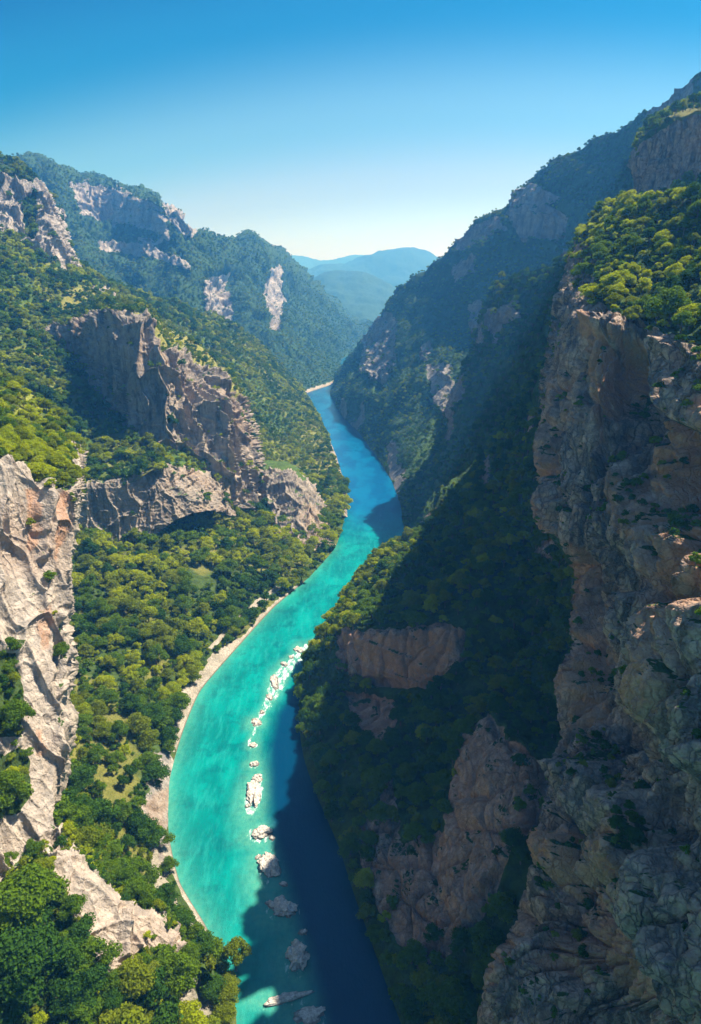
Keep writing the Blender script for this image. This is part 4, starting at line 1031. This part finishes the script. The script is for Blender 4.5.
scatter('B2', 6.0, .35, .8, (6, 4, 1, 0), 'right spur')
scatter('C', 5.2, .35, 1.0, (3, 6, 1.5, .2), 'headland', nzmin=.25, notin=[[(346, 692), (398, 690), (398, 728), (374, 756), (356, 740)], [(335, 640), (466, 634), (462, 668), (430, 690), (372, 688)], [(470, 742), (488, 726), (520, 760), (500, 830), (480, 880), (450, 925), (410, 930), (385, 880), (372, 830), (400, 845), (450, 835)], [(300, 560), (400, 540), (380, 575), (350, 625), (335, 640), (300, 670)]])
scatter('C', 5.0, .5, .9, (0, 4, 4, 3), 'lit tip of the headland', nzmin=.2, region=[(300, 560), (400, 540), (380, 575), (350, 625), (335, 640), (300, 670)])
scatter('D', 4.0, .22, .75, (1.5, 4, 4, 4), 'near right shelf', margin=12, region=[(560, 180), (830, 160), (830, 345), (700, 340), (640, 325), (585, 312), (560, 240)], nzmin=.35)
scatter('D', 2.2, .1, .34, (5, 4, 1, 0), 'near right ledges', region=[(480, 320), (830, 345), (830, 1100), (480, 1100)], nzmin=.5, dens=.35, clump=.12, minrock=.8)
scatter('U', 5.5, .35, .85, (4, 4, 2, .5), 'upper right slope', nzmin=.25)

scatter('T', 3.2, .16, .36, (2, 5, 4, 3), 'low scrub', grass_keep=.8, margin=40, dens=.5, clump=.2)
scatter('E2', 2.0, .14, .4, (2, 5, 4, 3), 'low scrub', minrock=.5, margin=40, dens=1.0)
scatter('E', 2.8, .14, .34, (1, 4, 4, 4), 'low scrub', margin=40, dens=.5, clump=.2)
scatter('L', 5.0, .2, .45, (2, 5, 4, 3), 'low scrub', grass_keep=.6, margin=20, dens=.35, clump=.2)
scatter('O', 4.0, .14, .4, (2, 5, 4, 2), 'low scrub', grass_keep=.6, minrock=.75, nzmin=.5, margin=20, dens=.4, clump=.2)
scatter('D', 3.0, .14, .34, (2, 5, 4, 3), 'low scrub', region=[(560, 180), (830, 160), (830, 345), (700, 340), (640, 325), (585, 312), (560, 240)], minrock=.7, dens=.6, clump=.2)

# visibility and size decide which trees are single objects
PT = np.array([(p[0], p[1], p[2] + p[3] * 5) for p in PTS])
px, py, d = proj(PT)
sc_ = np.array([p[3] for p in PTS])
psize = sc_ * 10 * FPX / d
inside = (px > 4) & (px < 697) & (py > 4) & (py < 1020)
order = np.argsort(-psize * inside)
bpy.context.view_layer.update()
dg = bpy.context.evaluated_depsgraph_get()
NEAR_MAX = 285
single = []
quota = {'far mountain': 0, 'low scrub': 0, 'sunny slope': 15, 'left hillside': 25, 'headland': 45, 'near right ledges': 8, 'near left cliff ledges': 14, 'crag': 12}
used = {}
camo = Vector((0, 0, CAM_H))
for i in order:
    if len(single) >= NEAR_MAX or not inside[i]: break
    z = PTS[i][5]
    if used.get(z, 0) >= quota.get(z, 75): continue
    hit = 0
    for dx, dz in ((0, 1), (-2.5, 0), (2.5, 0)):
        q = Vector((PT[i][0] + dx * sc_[i], PT[i][1], PT[i][2] + dz * sc_[i] * 2))
        v = q - camo; L_ = v.length
        ok, loc, *_ = scene.ray_cast(dg, camo, v / L_, distance=L_ - 3 * sc_[i])
        hit += (not ok)
    if hit >= 2:
        single.append(i); used[z] = used.get(z, 0) + 1
print('singles', len(single), used, round(time.time() - T0, 1))
single_set = set(single)

COLW = {'dark': 'dark green', 'mid': 'mid green', 'olive': 'olive green', 'lime': 'bright yellow-green'}
WHERE = {
 'left hillside': 'on the long left hillside above the crag',
 'sunny slope': 'on the sunny slope beyond the crag above the river bend',
 'rock knob slope': 'below the bare rock knob at upper left',
 'crag': 'clinging to the castle-like crag',
 'lower cliff': 'on the low cliff under the green shelf',
 'river terrace': 'in the woodland between the left cliffs and the gravel bank',
 'near left mound': 'on the grassy mound above the sunlit left cliff',
 'near left cliff ledges': 'on a ledge of the sunlit left cliff',
 'rocky spur': 'at the foot of the rocky spur, bottom left',
 'headland': 'on the shaded headland right of the river',
 'lit tip of the headland': 'on the sunlit tip of the headland',
 'near right shelf': 'on the shelf above the near right cliff',
 'near right ledges': 'on a ledge of the shaded right cliff',
 'upper right slope': 'on the slope under the upper right crag',
 'far right ridge': 'on the hazy right ridge', 'right spur': 'on the spur behind the right cliff', 'far mountain': 'on the far mountain',
}
def tree_thing(loc, scale, hf, rot, crown, trunk, label, group, name='tree', cat='tree'):
    e = bpy.data.objects.new(name, None); e.empty_display_size = .5
    e.location = loc; e.scale = (scale, scale, scale * hf); e.rotation_euler = (0, 0, rot)
    e['label'] = label; e['category'] = cat
    if group: e['group'] = group
    COL.objects.link(e)
    c = bpy.data.objects.new('crown', crown); c.parent = e; COL.objects.link(c)
    t = bpy.data.objects.new('trunk', trunk); t.parent = e; COL.objects.link(t)
    return e
for i in single:
    x, y, z, s, kd, zone, hf, rot = PTS[i]
    kd = KINDS[kd]
    big = s > .62
    cr, tr = NEARP[(kd, random.randrange(3))]
    word = ('tree' if big else 'shrub')
    size = ('large ' if s > .95 else '') if big else ''
    label = f'{size}{COLW[kd]} {word} {WHERE[zone]}'
    tree_thing((x, y, z), s, hf, rot, cr, tr, label, f'{size}{COLW[kd]} {word}s {WHERE[zone]}', name='tree' if big else 'shrub', cat=word)

# landmark trees
def landmark(px_, py_, Y, r, hf, kd, label, nleaf=7000, leaf=.30, seed=1, lobes=20, lean=(0, 0)):
    cr = crown_mesh('crown', LEAF[kd], 5.0, 9.0, nleaf, leaf, lobes, 900 + seed, True, base=.12)
    tr = trunk_data(5, 9, 900 + seed, lean)
    loc = pt((px_, py_, Y)) if Y else pt(zz(px_, py_, 2.0))
    # stand it on whatever ground is there
    ok, hl, *_ = scene.ray_cast(dg, Vector((loc[0], loc[1], loc[2] + 25)), Vector((0, 0, -1)))
    zz_ = hl.z if ok else loc[2]
    if abs(zz_ - loc[2]) > 25: zz_ = loc[2]
    s = r / 5.0
    return tree_thing((loc[0], loc[1], zz_ - .3), s, hf, random.uniform(0, 6), cr, tr, label, None)
landmark(236, 966, 0, 5.4, 1.2, 'olive', 'lone broad tree leaning over the turquoise water at the end of the path', seed=1, lobes=11, leaf=.27, nleaf=3800)
landmark(212, 996, 0, 4.6, .8, 'dark', 'dark bushy tree beside the lone bank tree', seed=2)
landmark(170, 872, 0, 3.6, .9, 'mid', 'small tree overhanging the water below the reddish bank', seed=3, lobes=9, nleaf=2500)
landmark(26, 900, 128, 8.5, .95, 'mid', 'big leafy tree against the foot of the sunlit left cliff', nleaf=11000, seed=4, lobes=26)
landmark(30, 985, 118, 9.0, .9, 'dark', 'widest dark tree filling the bottom left corner', nleaf=12000, seed=5, lobes=28)
landmark(90, 1000, 120, 5.5, .9, 'dark', 'dark round tree at the bottom edge below the pale spur', seed=6)
landmark(128, 990, 124, 4.2, .8, 'mid', 'rounded bush in the lap of the pale rocky spur', seed=7)
landmark(150, 975, 130, 4.0, .8, 'olive', 'olive bush just under the outermost rocks of the spur', seed=8)
landmark(12, 690, 162, 5.5, 1.1, 'mid', 'bushy tree wedged halfway up the sunlit left cliff', seed=9)
landmark(8, 790, 148, 6.0, 1.1, 'mid', 'bushy tree at the base of the sunlit left cliff', seed=10)
landmark(620, 268, 225, 5.0, .75, 'lime', 'brightest yellow-green bush on the near right shelf', seed=11, nleaf=6000)
landmark(598, 290, 228, 4.6, .7, 'lime', 'yellow-green bush spilling over the lip of the right cliff', seed=12, nleaf=6000)
landmark(640, 280, 205, 4.4, .7, 'olive', 'olive bush in the middle of the near right shelf', seed=13)
landmark(680, 245, 190, 6.0, 1.0, 'mid', 'tall sunlit tree near the top right edge of the shelf', seed=14)
landmark(172, 425, 497, 5.5, 1.0, 'dark', 'single tree growing in a notch of the castle-like crag', seed=15)

# the rest: one forest object that places the joined protos on its points
def gn_group(name):
    ng = bpy.data.node_groups.new(name, 'GeometryNodeTree')
    ng.interface.new_socket('Geometry', in_out='INPUT', socket_type='NodeSocketGeometry')
    ng.interface.new_socket('Geometry', in_out='OUTPUT', socket_type='NodeSocketGeometry')
    N = ng.nodes; L = ng.links
    gi = N.new('NodeGroupInput'); go = N.new('NodeGroupOutput')
    def attr(nm, dt):
        a = N.new('GeometryNodeInputNamedAttribute'); a.data_type = dt; a.inputs['Name'].default_value = nm
        return [o for o in a.outputs if o.enabled and o.name == 'Attribute'][0]
    join = N.new('GeometryNodeJoinGeometry')
    for far, key in ((0, 'm'), (1, 'f')):
        ci = N.new('GeometryNodeCollectionInfo'); ci.inputs['Collection'].default_value = proto_col[key]
        ci.inputs['Separate Children'].default_value = True; ci.inputs['Reset Children'].default_value = True
        iop = N.new('GeometryNodeInstanceOnPoints')
        L.new(gi.outputs[0], iop.inputs['Points'])
        cmp = N.new('FunctionNodeCompare'); cmp.data_type = 'INT'; cmp.operation = 'EQUAL'
        ins = [s for s in cmp.inputs if s.enabled]
        L.new(attr('far', 'INT'), ins[0]); ins[1].default_value = far
        L.new(cmp.outputs[0], iop.inputs['Selection'])
        L.new(ci.outputs[0], iop.inputs['Instance']); iop.inputs['Pick Instance'].default_value = True
        L.new(attr('pick', 'INT'), iop.inputs['Instance Index'])
        L.new(attr('rot', 'FLOAT_VECTOR'), iop.inputs['Rotation'])
        L.new(attr('scl', 'FLOAT_VECTOR'), iop.inputs['Scale'])
        L.new(iop.outputs[0], join.inputs[0])
    L.new(join.outputs[0], go.inputs[0])
    return ng
rest = [i for i in range(len(PTS)) if i not in single_set]
me = bpy.data.meshes.new('forest')
n = len(rest)
me.vertices.add(n)
me.vertices.foreach_set('co', np.array([PTS[i][:3] for i in rest], np.float32).reshape(-1))
sa = me.attributes.new('scl', 'FLOAT_VECTOR', 'POINT'); sa.data.foreach_set('vector', np.array([(PTS[i][3], PTS[i][3], PTS[i][3] * PTS[i][6]) for i in rest], np.float32).reshape(-1))
ra = me.attributes.new('rot', 'FLOAT_VECTOR', 'POINT'); ra.data.foreach_set('vector', np.array([(0, 0, PTS[i][7]) for i in rest], np.float32).reshape(-1))
pa = me.attributes.new('pick', 'INT', 'POINT'); pa.data.foreach_set('value', np.array([PTS[i][4] * 2 + random.randrange(2) for i in rest], np.int32))
fa = me.attributes.new('far', 'INT', 'POINT'); fa.data.foreach_set('value', np.array([1 if psize[i] < 13 else 0 for i in rest], np.int32))
fo = bpy.data.objects.new('forest', me); COL.objects.link(fo)
fo['kind'] = 'stuff'; fo['label'] = 'dense green woodland covering the canyon slopes'; fo['category'] = 'forest'
md = fo.modifiers.new('forest', 'NODES'); md.node_group = gn_group('forest')
print('forest points', n, round(time.time() - T0, 1))

# ------------------------------------------------------------------ haze
def haze():
    bm = bmesh.new(); bmesh.ops.create_cube(bm, size=1)
    for v in bm.verts:
        v.co = (v.co.x * 19000, 3500 + v.co.y * 13800, 265 + v.co.z * 570)
    m_ = bpy.data.meshes.new('haze'); bm.to_mesh(m_); bm.free()
    mt = bpy.data.materials.new('haze'); mt.use_nodes = True; t = mt.node_tree; t.nodes.clear()
    out = t.nodes.new('ShaderNodeOutputMaterial'); v = t.nodes.new('ShaderNodeVolumePrincipled')
    v.inputs['Color'].default_value = HAZE_COLOR; v.inputs['Density'].default_value = HAZE_DENSITY
    v.inputs['Anisotropy'].default_value = .25; v.inputs['Absorption Color'].default_value = (1, 1, 1, 1)
    t.links.new(v.outputs[0], out.inputs['Volume'])
    m_.materials.append(mt)
    o = bpy.data.objects.new('haze', m_); COL.objects.link(o); o['kind'] = 'stuff'
    return o
haze()
print('done', round(time.time() - T0, 1))
